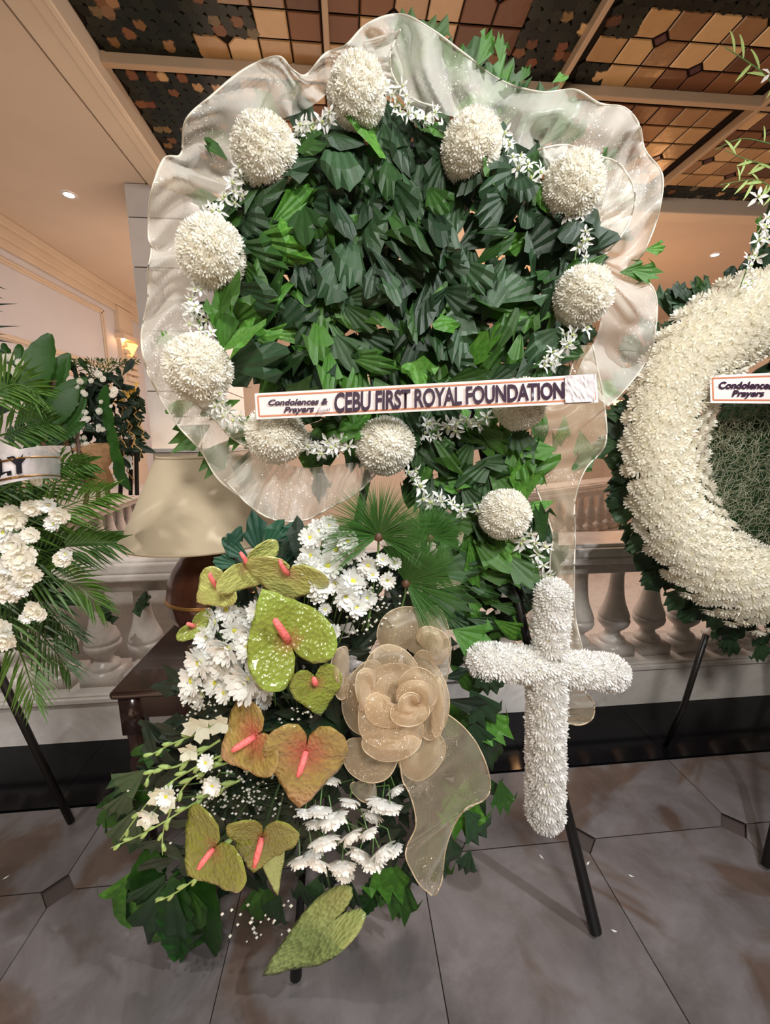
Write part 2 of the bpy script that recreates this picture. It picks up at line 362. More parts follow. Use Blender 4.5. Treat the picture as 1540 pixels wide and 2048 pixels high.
for i in range(-5,6):   # cut tiles running up to the black border
    cx=TX0+TP*(i+.5)
    m_=MB(); a=TP/2-g; c=cr+g; m_.add([(-a,c,0),(-a+c,0,0),(a-c,0,0),(a,c,0),(a,.3,0),(-a,.3,0)],[(0,1,2,3,4,5)])
    inst('tile',m_.mesh('cut_tile',M['floor']),fl,Matrix.Translation((cx,TY0+g,0)))
mb=MB()
for i in range(12): 
    x0=-3+.62*i; mb.box((x0,1.432,-.012),(x0+.618,1.80,.001))
o=struct('trim_1',mb,M['granite'],None,label='polished black granite border strip in the floor before the balustrade')
for i in range(14):
    for j in range(9):
        pass
mb=MB(); mb.box((-3.2,1.81,-.012),(4.6,7.2,0)); struct('floor_lobby',mb,M['marble'])
# soffits
mb=MB()
mb.box((-2.6,-1.6,ZC),(GX-.215,7.2,ZC+.12)); mb.box((GX-.215,GY+.215,ZC),(4.6,7.2,ZC+.12))
struct('ceiling',mb,M['cream'])
mb=MB()   # stepped frame round the opening, groove outside it
mb.box((GX-.20,-1.6,ZC-.012),(GX-.085,GY+.20,ZC+.12)); mb.box((GX-.085,-1.6,ZC-.035),(GX-.03,GY+.085,ZC+.12)); mb.box((GX-.03,-1.6,ZC-.05),(GX,GY+.03,ZC+.12))
mb.box((GX-.20,GY+.085,ZC-.012),(4.6,GY+.20,ZC+.12)); mb.box((GX-.03,GY+.03,ZC-.035),(4.6,GY+.085,ZC+.12)); mb.box((GX,GY,ZC-.05),(4.6,GY+.03,ZC+.12))
bevel(struct('trim_2',mb,M['trim'],None,label='stepped cream moulding framing the stained glass ceiling'),.006)
mb=MB(); mb.box((GX-.216,-1.6,ZC+.01),(GX-.198,GY+.216,ZC+.12)); mb.box((GX-.216,GY+.198,ZC+.01),(4.6,GY+.216,ZC+.12)); struct('trim_3',mb,M['groove'],None,label='dark shadow gap beside the ceiling moulding')
# stained glass panels
mb=MB(); mb.box((GX,-1.6,ZC+.055),(4.6,GY,ZC+.10)); struct('ceiling_backing',mb,M['lead'])
def beam(a,b): 
    m_=MB(); m_.box(a,b); return bevel(struct('ceiling_beam',m_,M['beamm']),.004)
for bx in (-.05,1.05,2.15,3.25): beam((bx-.013,-1.6,ZC+.005),(bx+.013,GY,ZC+.055))
for by in (2.25,1.1,-.05): beam((GX,by-.016,ZC+.006),(4.6,by+.016,ZC+.056))
def panemesh(wx,wy,cut,mat,nm):
    a,b=wx/2-.0035,wy/2-.0035; pts=[]
    cs=[(-a,-b),(a,-b),(a,b),(-a,b)]
    for k,(x,y) in enumerate(cs):
        if cut>>k&1:
            c=.036; sx,sy=(1 if x<0 else -1),(1 if y<0 else -1)
            p1=(x,y+sy*c);p2=(x+sx*c,y)
            pts+= [p1,p2] if k in(0,2) else [p2,p1]
        else: pts.append((x,y))
    n=len(pts); m_=MB(); m_.add([(x,y,0) for x,y in pts]+[(x*.93,y*.93,-.004) for x,y in pts],[tuple(range(n,2*n))[::-1]]+[(i,n+i,n+(i+1)%n,(i+1)%n) for i in range(n)])
    return m_.mesh(nm,mat)
pc={}
def hexpiece(r,mat,sd):
    rr=random.Random(sd); n=rr.choice((5,6,7)); pts=[(r*(.8+.3*rr.random())*math.cos(2*PI*i/n+rr.random()*.3),r*(.8+.3*rr.random())*math.sin(2*PI*i/n+rr.random()*.3)) for i in range(n)]
    m_=MB(); m_.add([(x,y,0) for x,y in pts]+[(x*.88,y*.88,-.005) for x,y in pts],[tuple(range(n,2*n))[::-1]]+[(i,n+i,n+(i+1)%n,(i+1)%n) for i in range(n)]); return m_.mesh('glass_piece',mat)
hexm=[[hexpiece(.034,M[k],s*7+i) for s in range(4)] for i,k in enumerate(('darkg','fruit','rust','amber'))]
WX,WY=.1375,.128
PX=[(-1.05,-.05),(-.05,1.05),(1.05,2.15),(2.15,3.25),(3.25,4.5)]; PY=[(2.25,3.10),(1.1,2.25)]
names={(0,0):'far left dark leafy panel of the stained glass ceiling beside the cream soffit',(1,0):'far middle amber stained glass ceiling panel behind the wreath top'}
for ai,(xa,xb) in enumerate(PX[:4]):
    for bi,(ya,yb) in enumerate(PY):
        pnl=inst('ceiling_panel',None,None,Matrix.Translation(((xa+xb)/2,(ya+yb)/2,ZC+.05))); pnl['kind']='structure'
        nx=int((xb-xa)/WX); ny=int((yb-ya)/WY); ox=xa+((xb-xa)-nx*WX)/2; oy=yb-ny*WY
        for i in range(nx):
            for j in range(ny):
                x=ox+(i+.5)*WX; y=oy+(j+.5)*WY
                if y<1.70: continue
                dl=x-xa; dr=xb-x; dt=yb-y; db=y-ya
                # leafy dark borders: against the left edge, round the beam crossings, and the far edge
                wob=noise.noise((x*3.1,y*3.1,1.7))*.25
                leafy=False
                if ai==0: leafy = dl<(.62 if bi==0 else .56)+wob
                if bi==0 and dt<.14: leafy=True
                if bi==1 and ai==2 and y<1.83: leafy=True
                if bi==1 and (ai==1 and dr<.20+wob*.6 or ai==2 and dl<.12+wob*.5) : leafy=True
                if bi==1 and y>2.08 and (ai==1 and dr<.4+wob or ai==2 and dl<.3+wob): leafy=True
                if leafy:
                    for a in range(3):
                        for b in range(3):
                            rr=random.Random(hash((i,j,a,b,ai,bi))%99991).random()
                            k=0 if rr<.87 else (1 if rr<.95 else (2 if rr<.98 else 3))
                            if bi==1 and ai==2 and y<1.90: k=0
                            inst('glass_piece',hexm[k][(a+b+i)%4],pnl,Matrix.Translation((x+(a-1)*WX/3+.008*(b-1),y+(b-1)*WY/3,ZC+.052)))
                    continue
                cut=0
                corner=lambda I,J:(I*2+J*1)%5==0 and 0<I<nx and 0<J<ny
                if corner(i,j):cut|=1
                if corner(i+1,j):cut|=2
                if corner(i+1,j+1):cut|=4
                if corner(i,j+1):cut|=8
                kk='rust' if noise.noise((x*2.2+5,y*2.9,3.3))>.08 else 'amber'
                key=(cut,kk)
                if key not in pc: pc[key]=panemesh(WX,WY,cut,M[kk],'glass_pane')
                inst('glass_pane',pc[key],pnl,Matrix.Translation((x,y,ZC+.052)))
                if cut&4:
                    if 'd' not in pc:
                        d=MB(); r=.03; d.add([(r,0,0),(0,r,0),(-r,0,0),(0,-r,0),(r*.8,0,-.004),(0,r*.8,-.004),(-r*.8,0,-.004),(0,-r*.8,-.004)],[(7,6,5,4),(0,4,5,1),(1,5,6,2),(2,6,7,3),(3,7,4,0)]); pc['d']=d.mesh('glass_diamond',M['purple'])
                    inst('glass_diamond',pc['d'],pnl,Matrix.Translation((ox+(i+1)*WX,oy+(j+1)*WY,ZC+.052)))
# left side wall with raised panel, end wall
WXL=-2.58
mb=MB(); mb.box((WXL-.12,1.9,0),(WXL,7.0,ZC)); wl=struct('wall_left',mb,M['wallw'])
def frame_x(name,X,y0,y1,z0,z1,wd,th,mat,parent):
    m_=MB()
    for k,(w_,t_) in enumerate(((wd,th),(wd*.45,th*1.8))):
        a=wd*.2*k
        m_.box((X,y0+a,z0+a),(X+t_,y0+a+w_,z1-a)); m_.box((X,y1-a-w_,z0+a),(X+t_,y1-a,z1-a)); m_.box((X,y0+a,z0+a),(X+t_,y1-a,z0+a+w_)); m_.box((X,y0+a,z1-a-w_),(X+t_,y1-a,z1-a))
    return bevel(part(name,m_,mat,parent),.004)
frame_x('panel_moulding',WXL,2.0,4.93,2.12,2.74,.05,.014,M['trim'],wl)
frame_x('panel_moulding',WXL,2.0,4.93,1.0,2.02,.05,.014,M['trim'],wl)
mb=MB()
for k,(d,hh) in enumerate(((.03,.20),(.06,.14),(.10,.07))): mb.box((WXL,1.9,ZC-hh),(WXL+d,7.0,ZC))
bevel(struct('trim_4',mb,M['trim'],None,label='cream cornice along the top of the left wall'),.008)
mb=MB(); mb.box((WXL,5.15,0),(WXL+.05,5.45,ZC-.15)); 
for k in range(6): mb.box((WXL+.05,5.17,2.05+k*.075),(WXL+.085,5.43,2.05+k*.075+.045))
mb.box((WXL,5.12,2.5),(WXL+.1,5.48,2.56)); struct('wall_pilaster',mb,M['trim'],label='cream fluted pilaster at the end of the left wall')
mb=MB(); mb.box((-2.7,6.9,0),(4.6,7.05,ZC)); struct('wall_back',mb,M['cream'])
mb=MB(); mb.box((4.5,1.0,0),(4.6,7.0,ZC)); struct('wall_right',mb,M['cream'])
# column of marble blocks
mb=MB(); mb.box((-1.395,3.12,0),(-.86,3.60,ZC)); col=struct('column',mb,M['joint'],label='square marble clad column behind the lamp')
zz=[0,.42,.84,1.27,1.70,2.10,2.50,2.80,3.0]
for k in range(8):
    m_=MB(); m_.box((-1.402,3.113,zz[k]+.003),(-.853,3.607,zz[k+1]-.003)); bevel(inst('marble_block',m_.mesh('marble_block',M['columnb'] if k<3 else M['column']),col),.003)
#@@BAL
# ================================================================ balustrade
Y0=1.78
def baluster_mesh(h=.46):
    m_=MB(); a=.078
    prof=[(.066,.0),(.070,.012),(.064,.026),(.046,.036),(.038,.052),(.042,.066),(.060,.080),(.078,.100),(.084,.118),(.082,.130),(.074,.134),(.080,.140),(.078,.155),(.066,.185),(.052,.22),(.043,.26),(.037,.31),(.034,.36),(.036,.385),(.046,.392),(.046,.404),(.036,.41),(.048,.43),(.056,.44),(.056,.46)]
    m_.box((-a,-a,-.055),(a,a,.0)); b=.066; m_.box((-b,-b,.455),(b,b,.50)); m_.lathe([(r*.93,z) for r,z in prof],n=20); return m_.mesh('baluster',M['balus'],True)
bmh=baluster_mesh()
def balustrade(label,loc,rot,length,spacing,off,n,rail=.07):
    t=inst('balustrade',None,None,Matrix.Translation(loc)@Matrix.Rotation(rot,4,'Z')@Matrix.Scale(1,4)); tag(t,label,'balustrade'); W=wm(t)
    def pb(name,boxes,mat,bv=.006,sm=False):
        m_=MB()
        for a,b in boxes: m_.box(a,b)
        return bevel(inst(name,m_.mesh(name,mat),t,W.copy()),bv,3)
    L=length
    pb('base_course',[((0,0,0),(L,.26,.20))],M['marble'],.004)
    pb('ledge',[((0,-.018,.20),(L,.28,.226)),((0,-.006,.226),(L,.27,.238))],M['marble'],.008)
    for i in range(n): inst('baluster',bmh,t,W@Matrix.Translation((off+i*spacing,.13,.293)))
    pb('under_rail',[((0,.03,.70),(L,.23,.765))],M['balus'],.006)
    pb('handrail',[((0,-.035,.765),(L,.29,.797)),((0,-.03,.797),(L,.285,.842)),((0,-.005,.838),(L,.26,.858))],M['marble'],.014)
    return t
balustrade('long pale marble balustrade with turned balusters across the hall behind the wreaths',(-3.1,Y0,0),0,7.6,.1955,1.73-.391-.391-.391-.391-.1955,34)
balustrade('farther marble balustrade running back beside the marble column at left',(-2.06,2.7,0),PI/2+.10,3.4,.22,.15,15)
balustrade('farther marble balustrade behind the tall floral cross at right',(.9,3.3,0),.52,3.2,.22,.12,14)
#@@LAMP
# ================================================================ table and lamp
t=thing('side_table','dark glossy wooden side table under the beige lamp','table',(-.47,1.44,0))
x0,x1,y0,y1,zt=-.745,-.20,1.20,1.685,.60
mb=MB(); mb.box((x0,y0,zt-.028),(x1,y1,zt)); bevel(part('tabletop',mb,M['wood'],t),.011,3)
mb=MB(); mb.box((x0+.03,y0+.03,zt-.11),(x1-.03,y0+.05,zt-.028)); mb.box((x0+.03,y1-.05,zt-.11),(x1-.03,y1-.03,zt-.028)); mb.box((x0+.03,y0+.03,zt-.11),(x0+.05,y1-.03,zt-.028)); mb.box((x1-.05,y0+.03,zt-.11),(x1-.03,y1-.03,zt-.028)); part('apron',mb,M['wood'],t)
for lx in (x0+.045,x1-.045):
    for ly in (y0+.045,y1-.045):
        m_=MB(); m_.box((lx-.028,ly-.028,.44),(lx+.028,ly+.028,zt-.028)); m_.lathe([(.02,.0),(.024,.03),(.022,.1),(.026,.22),(.030,.34),(.022,.36),(.030,.375),(.024,.39),(.028,.44)],(lx,ly,0),16)
        part('leg',m_,M['wood'],t,True)
lx,ly=-.49,1.43
t=thing('table_lamp','brown urn table lamp with a large beige cone shade, unlit','lamp',(lx,ly,zt))
mb=MB(); mb.lathe([(0,0.000),(.105,0.000),(.11,0.011),(.10,0.023),(.06,0.032),(.05,0.045),(.075,0.068),(.118,0.113),(.142,0.169),(.148,0.215)],(lx,ly,zt+.001),40); mb.lathe([(.148,0.225),(.142,0.271),(.122,0.322),(.09,0.362),(.074,0.382),(.078,0.395),(.07,0.409),(.07,0.452),(.0,0.452)],(lx,ly,zt),40); part('urn',mb,M['bronze'],t,True)
mb=MB(); mb.lathe([(.147,.213),(.152,.215),(.152,.225),(.147,.227)],(lx,ly,zt),40); part('band',mb,M['gold'],t,True)
zb=1.028; zh=1.302
mb=MB(); mb.lathe([(.262,zb),(.132,zh),(.129,zh),(.259,zb),(.262,zb)],(lx,ly,0),64); part('lamp_shade',mb,M['shade'],t,True)
mb=MB(); mb.tube([(lx,ly,zt+.39),(lx,ly,zh-.02)],.006,8); mb.tube([(lx-.13,ly,zh-.015),(lx+.13,ly,zh-.015)],.002,5); mb.tube([(lx,ly-.13,zh-.015),(lx,ly+.13,zh-.015)],.002,5); part('shade_spider',mb,M['gold'],t)
mb=MB(); mb.lathe([(.133,zh-.006),(.135,zh-.006),(.135,zh+.001),(.129,zh+.001)],(lx,ly,0),64); part('shade_trim',mb,M['shade'],t,True); mb=MB(); mb.lathe([(.263,zb-.001),(.265,zb-.001),(.264,zb+.008),(.259,zb+.008)],(lx,ly,0),64); part('shade_trim',mb,M['shade'],t,True)
# downlights, sconces
def downlight(p,label):
    t=thing('downlight',label,'light',p,'recessed ceiling downlights')
    m_=MB(); m_.lathe([(.032,-.002),(.048,-.005),(.05,0)],p,24); part('trim_ring',m_,M['ringm'],t,True)
    m_=MB(); m_.lathe([(0,-.0015),(.030,-.0015)],p,24); part('lens',m_,M['bulb'],t)
downlight(PZ(138,390,ZC-.001),'small glowing round downlight in the cream soffit at left')
downlight(PZ(1430,510,ZC-.001),'small glowing round downlight in the soffit beside the right wreath')
spot('downlight_beam_left',PZ(138,390,ZC-.06),PZ(138,390,ZC-.06)-Vector((0,0,1)),14,(1,.9,.85),110)
def sconce(p,label,s=1,mat='sconce'):
    t=thing('wall_sconce',label,'wall lamp',p)
    m_=MB(); m_.lathe([(.04*s,0),(.10*s,.11*s),(.097*s,.112*s),(.037*s,.002)],p,20); part('shade',m_,M[mat],t,True)
    m_=MB(); m_.tube([p+Vector((0,0,.0)),p+Vector((0,0,-.06*s)),p+Vector((0,.05*s,-.12*s))],.008*s,6); m_.box(tuple(p+Vector((-.02,.03,-.2*s))),tuple(p+Vector((.02,.05,-.05*s)))); part('bracket',m_,M['gold'],t)
    point('sconce_light',p+Vector((.02,-.12,.14)),3,(1,.5,.2),.04)
sconce(P(256,712,5.3),'orange glowing wall sconce beside the column at left',1.15)
sconce(P(1262,722,4.2),'orange glowing lamp seen through the sheer fabric by the right wreath',.5,'warmbulb')
sconce(P(1236,815,4.2),'small orange lamp low between the wreaths',.6,'warmbulb')
sconce(P(1070,672,4.2),'small orange lamp glinting through the wreath leaves',.35,'warmbulb')
sconce(P(1040,660,4.2),'tiny orange lamp left of the one glinting through the leaves',.25,'warmbulb')
#@@MESHES
# ================================================================ plant meshes
def leaflet(sd,asp=.5,jag=.22,bend=.15,n=8,tip='wedge'):
    rr=random.Random(sd); m_=MB(); rows=[]
    ends=[]
    sk=rr.uniform(-.25,.25)
    for i in range(n+1):
        u=i/n*2-1
        e=1-.42*abs(u+sk)**1.5-jag*rr.random()*(.4 if i%2 else 1)
        ends.append(max(.35,e))
    for k,r in enumerate((0,.3,.62,1)):
        row=[]
        for i in range(n+1):
            u=i/n*2-1; L=ends[i]*r if r==1 else r*(.75+.25*ends[i]); 
            wd=asp*(.10+.90*min(1,r*1.25))*(1 if r<1 else .98)
            if r==0: wd=.02
            x=L*(1-.10*u*u*r); y=u*wd*.5*(1.0 if r<.7 else (1.05))
            z=(.014 if i%2 else -.010)*r-bend*r*r+.10*u*u*r*rr.uniform(.6,1.2)
            row.append((x,y,z))
        rows.append(row)
    m_.grid(rows); return m_
LF=[leaflet(s,rr_,.34,b).mesh('leaf',M['leaf']) for s,rr_,b in ((1,.62,.12),(2,.50,.2),(3,.80,.1),(4,.42,.25),(5,.66,-.05),(6,.55,.3))]
LFD=[leaflet(s+20,rr_,.30,b).mesh('leaf',M['leafd']) for s,rr_,b in ((1,.66,.2),(2,.8,.28),(3,.5,.15))]
LFR=[leaflet(s+40,rr_,.36,b).mesh('leaf',M['leafd']) for s,rr_,b in ((1,.9,.1),(2,.8,.2),(3,.7,.15))]
def blade(L=1,w=.3,n=8,bend=.2,wav=.02,ser=0):
    m_=MB(); rows=[]
    for i in range(n+1):
        u=i/n; wd=w*.5*(math.sin(PI*min(1,u*.93+.04))**.75)*(1+(ser if i%2 else -ser)); z=-bend*u*u
        rows.append([(L*u,-wd,z+wav),(L*u,0,z-wav),(L*u,wd,z+wav)])
    m_.grid(rows); return m_
BR=[blade(1,.42,14,.3,.03,.05).mesh('leaf',M['banana'],True),blade(1,.34,14,.15,.03,.12).mesh('leaf',M['banana'])]
def place_leaf(me,parent,p,ang,L,up=.25,twist=0,name='leaf',n=None,wscale=1):
    """p base point; ang: image-plane angle (degrees, 0 right, 90 up); up: how far the tip lifts to the viewer"""
    n=n or Vector((0,-1,.1)).normalized()
    a=math.radians(ang); x=(Vector((1,0,0))*math.cos(a)+Vector((0,0,1))*math.sin(a)+n*up).normalized()
    y=n.cross(x).normalized(); z=x.cross(y).normalized()
    q=Matrix.Rotation(twist,4,x); y=q@y; z=q@z
    return inst(name,me,parent,basis(Vector(p),x,y,z,L,L*wscale,L))
def pompon(n1=17,n2=14,n3=10,mats=None,ln=1.0):
    m_=MB(); rr=random.Random(n1)
    for n,r0,L,el,off in ((n1,.42,.60,12,0),(n2,.36,.56,42,.3),(n3,.24,.44,68,.1)):
        for i in range(n):
            a=2*PI*(i+off)/n+rr.uniform(-.1,.1); e=math.radians(el+rr.uniform(-9,9)); w_=.105*ln*(1.25 if n==n1 else 1)
            h=Vector((math.cos(a),math.sin(a),0)); d=h*math.cos(e)+Vector((0,0,math.sin(e))); s=Vector((-math.sin(a),math.cos(a),0)); k=Vector((0,0,1))
            b=h*r0+k*(.0 if n==n1 else .10); L_=L*rr.uniform(.88,1.12)
            p1=b+d*L_*.6; p2=b+d*L_+k*.05-h*.05
            m_.add([b-s*w_*.7,b+s*w_*.7,p1+s*w_+k*.03,p1-s*w_+k*.03,p2+s*w_*.5,p2-s*w_*.5],[(0,1,2,3),(3,2,4,5)],0)
    m_.lathe([(0,.20),(.13,.22),(.26,.20),(.44,.02)],n=9,mat=0); m_.lathe([(0,.235),(.10,.225),(.12,.2)],n=7,mat=1)
    me=m_.mesh('blossom',mats); return me
MUM=[pompon(14,12,8,[M['mum'],M['mumc']]),pompon(16,13,9,[M['mum'],M['mum']])]
CRS=[pompon(15,12,8,[M['cross'],M['crossc']]),pompon(17,13,9,[M['cross'],M['cross']])]
RNG=[pompon(14,12,8,[M['ring'],M['mumc']]),pompon(17,13,9,[M['ring'],M['ring']])]
def daisy(sd,cup=.12):
    rr=random.Random(sd); m_=MB()
    for n,L,el in ((15,1.0,6+cup*60),(13,.86,22+cup*70),(9,.6,42+cup*50)):
        for i in range(n):
            a=2*PI*(i+rr.uniform(-.2,.2))/n; e=math.radians(el+rr.uniform(-9,9)); w_=.15
            d=Vector((math.cos(a)*math.cos(e),math.sin(a)*math.cos(e),math.sin(e))); s=Vector((-math.sin(a),math.cos(a),0)); k=Vector((0,0,1)); b=d*.15; L_=L*rr.uniform(.88,1.06)
            c1=d*L_*.5-k*.03; c2=d*L_*.9+k*.0
            m_.add([b-s*w_*.5,b+s*w_*.5,c1+s*w_,c1-s*w_,c2+s*w_*.8,c2-s*w_*.8,d*L_+k*.03],[(0,1,2,3),(3,2,4,5),(5,4,6)],0)
    return m_.mesh('petals',M['daisy'])
FLUFF=[pompon(19,16,11,[M['daisy'],M['daisyw']],1.3),pompon(18,14,10,[M['daisy'],M['daisy']],1.4)]
DS=[daisy(1),daisy(2,.3),daisy(3,.05)]
DSC=(lambda m_:(m_.lathe([(0,.20),(.10,.19),(.19,.12),(.21,.02)],n=12),m_.mesh('centre',M['daisyc'],True))[-1])(MB())
def orchid(sd):
    rr=random.Random(sd); m_=MB()
    for i in range(5):
        a=2*PI*i/5+.3+rr.uniform(-.15,.15); e=rr.uniform(-.25,.45); w_=.13 if i%2 else .19
        d=Vector((math.cos(a)*math.cos(e),math.sin(a)*math.cos(e),math.sin(e))); s=Vector((-math.sin(a),math.cos(a),0)); k=Vector((0,0,1)); L_=rr.uniform(.85,1.05)
        m_.add([d*.06-s*.05,d*.06+s*.05,d*L_*.5+s*w_+k*.05,d*L_*.5-k*.03,d*L_*.5-s*w_+k*.05,d*L_*.85+s*w_*.5-k*.08,d*L_*.85-s*w_*.5-k*.08,d*L_-k*.15],[(0,1,2,3),(0,3,4),(3,2,5,7),(4,3,7,6)],0)
    m_.lathe([(0,.34),(.09,.30),(.12,.12),(.04,0)],n=7,mat=1)
    return m_.mesh('flower',[M['orchid'],M['orchl']])
OR=[orchid(s) for s in range(4)]
#@@WREATH
# ================================================================ main wreath
YW=1.0
def depthW(z): return .955+.045*(z-.3)          # the arrangement leans back slightly
def PW(x,y,dy=0):
    Y=1.0
    for _ in range(3): p=P(x,y,Y+dy); Y=depthW(p.z)
    return P(x,y,Y+dy)
def inside(poly,x,y):
    c=False; j=len(poly)-1
    for i in range(len(poly)):
        xi,yi=poly[i]; xj,yj=poly[j]
        if (yi>y)!=(yj>y) and x<(xj-xi)*(y-yi)/(yj-yi)+xi: c=not c
        j=i
    return c
st=thing('wreath_easel','dark metal easel on thin legs holding the big round leaf wreath','easel',PZ(640,1900,0))
mb=MB(); a=PZ(1190,1868,0)+Vector((0,0,.012)); mid=P(1128,1600,.93); top=P(905,640,1.07)
mb.tube([a,mid,top],[.017,.014,.010],10); part('leg',mb,M['leg'],st,True)
mb=MB(); mb.tube([PZ(592,1962,0)+Vector((0,0,.012)),P(620,1500,.96),P(800,640,1.07)],[.015,.012,.010],10); part('leg',mb,M['leg'],st,True)
mb=MB(); mb.tube([(.33,1.40,.012),(.24,1.24,.8),(.18,1.08,1.6)],.011,8); part('leg',mb,M['leg'],st,True)
for e_ in ((P(650,1200,1.03),P(1060,1200,1.03)),(P(700,640,1.07),P(1000,640,1.07))):
    mb=MB(); mb.tube(e_,.008,6); part('crossbar',mb,M['leg'],st)
wr=thing('leaf_wreath','large round standing wreath packed with fishtail palm leaves','wreath',PW(800,560,.03))
E1=(805,548,392,322)
def ell(x,y,k=1): return ((x-E1[0])/(E1[2]*k))**2+((y-E1[1])/(E1[3]*k))**2<1
LOW=[(800,850),(1085,840),(1070,1000),(1085,1180),(1070,1262),(1000,1290),(930,1285),(880,1200),(850,1000)]
# backing foliage
bk=MB(); rr=random.Random(5)
for k in range(400):
    while 1:
        x,y=rr.uniform(400,1230),rr.uniform(200,1290)
        if ell(x,y,.97) or inside(LOW,x,y): break
    p=PW(x,y,rr.uniform(.05,.10)); L=rr.uniform(.08,.13); a=rr.uniform(0,2*PI)
    lf=leaflet(k%7,.7,.3,.1,5); X=Vector((math.cos(a),rr.uniform(-.2,.3),math.sin(a))).normalized(); Yv=Vector((0,-1,0)).cross(X).normalized(); Z=X.cross(Yv)
    bk.add([p+(X*v[0]+Yv*v[1]+Z*v[2])*L for v in lf.v],lf.f)
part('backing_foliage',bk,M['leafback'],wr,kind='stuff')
mb=MB(); ring=[]
for i in range(41):
    a=2*PI*i/40; ring.append(PW(E1[0]+E1[2]*.8*math.cos(a),E1[1]+E1[3]*.8*math.sin(a),.09))
mb.tube(ring,.008,6); part('wire_hoop',mb,M['leg'],wr)
# front leaves: dart-throwing for an even cover
pts=[]; tries=0
while len(pts)<228 and tries<40000:
    tries+=1; x,y=rr.uniform(410,1225),rr.uniform(215,880)
    if not ell(x,y,.95): continue
    if all((x-a)**2+(y-b)**2>(34)**2 for a,b in pts): pts.append((x,y))
pts.sort(key=lambda q:-q[1]*0+rr.random())
for (x,y) in pts:
    nx_=noise.noise((x/150,y/150,4.1)); bl=(x>640 and y<640 and x+y*.3<1250)
    if x>690 and y<600: ang=-88+nx_*70+rr.uniform(-28,28)
    elif x<600: ang=35+nx_*110+rr.uniform(-45,45)
    else: ang=-60+nx_*160+rr.uniform(-55,55)
    if x>950 and y>450: ang=40+nx_*60+rr.uniform(-35,35)+ (180 if rr.random()<.35 else 0)
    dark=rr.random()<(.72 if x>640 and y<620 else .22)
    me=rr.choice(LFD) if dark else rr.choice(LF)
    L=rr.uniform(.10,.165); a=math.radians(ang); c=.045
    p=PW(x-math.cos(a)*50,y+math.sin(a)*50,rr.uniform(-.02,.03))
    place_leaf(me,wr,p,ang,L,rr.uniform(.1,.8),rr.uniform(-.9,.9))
pts=[];tries=0
while len(pts)<66 and tries<20000:
    tries+=1; x,y=rr.uniform(820,1085),rr.uniform(850,1285)
    if inside(LOW,x,y) and all((x-a)**2+(y-b)**2>28**2 for a,b in pts): pts.append((x,y))
for x,y in pts:
    ang=-40+rr.uniform(-60,60) if y>1050 else rr.uniform(0,360)
    a=math.radians(ang); place_leaf(rr.choice(LF+LFD[:1]),wr,PW(x-math.cos(a)*40,y+math.sin(a)*40,rr.uniform(-.01,.03)),ang,rr.uniform(.10,.15),rr.uniform(.1,.5),rr.uniform(-.5,.5))
for (x,y,ang,L) in ((1262,540,-12,.07),(1240,545,5,.09),(1290,500,5,.05),(345,700,110,.04),(1000,128,95,.05),(1040,165,60,.045),(1105,165,30,.04),(955,130,60,.07),(1190,345,40,.06),(455,320,140,.06),(1195,900,215,.07),(320,700,90,.03)):
    place_leaf(rr.choice(LF),wr,PW(x,y,.04),ang,L*1.25,.1,.2)
for (x,y,an,L) in ((540,850,200,.11),(600,850,-70,.12),(640,860,-100,.12),(690,850,-60,.12),(720,860,-110,.12),(610,880,20,.11),(660,890,170,.11),(700,880,10,.1),(820,860,-80,.12),(860,850,-50,.12),(480,800,200,.12),(500,830,240,.11),(450,790,160,.1),(580,870,-20,.1),(750,850,-90,.12),(650,840,0,.12),(560,835,10,.11),(700,845,180,.11),(590,900,-40,.09),(680,905,200,.08)):
    place_leaf(rr.choice(LF),wr,PW(x,y,.03+rr.uniform(-.01,.02)),an,L,rr.uniform(.0,.2),rr.uniform(-.4,.4))
# leaves fanned out behind the organza
for (x,y,an,L) in ((790,190,70,.16),(830,170,50,.17),(880,200,60,.17),(930,220,45,.16),(980,250,50,.17),(1030,270,40,.17),(1080,290,35,.16),(850,220,80,.15),(1000,260,70,.16),(1120,300,50,.15),(900,230,30,.16),(600,225,110,.12),(560,240,130,.12),(480,300,150,.12),(440,400,170,.10),(420,850,210,.14),(460,880,230,.14),(500,900,250,.13),(400,800,200,.12),(640,930,270,.12),(1230,400,10,.1),(1220,450,-10,.1),(1150,690,200,.11),(1180,760,-30,.12),(740,170,100,.12),(1160,860,-80,.12),(1130,830,-90,.12),(960,230,60,.16),(820,210,40,.16)):
    place_leaf(rr.choice(LF),wr,PW(x,y,.10),an,L*.95,.0,rr.uniform(-.2,.2))
TR=[(770,120),(800,75),(860,95),(930,140),(1010,195),(1090,225),(1130,290),(1080,320),(960,250),(880,240),(790,190)]
BEH=leafmat('leaf_behind_organza',[(0,(.05,.10,.04)),(1,(.09,.16,.06))],.5,.2); BL=[leaflet(60+k,.7,.3,.1).mesh('leaf',BEH) for k in range(3)]
k=0; tries=0
while k<46 and tries<5000:
    tries+=1; x,y=rr.uniform(770,1130),rr.uniform(75,320)
    if inside(TR,x,y): place_leaf(BL[k%3],wr,PW(x,y+20,.13+.01*(k%3)),rr.uniform(20,120),.13,.0,rr.uniform(-.2,.2)); k+=1
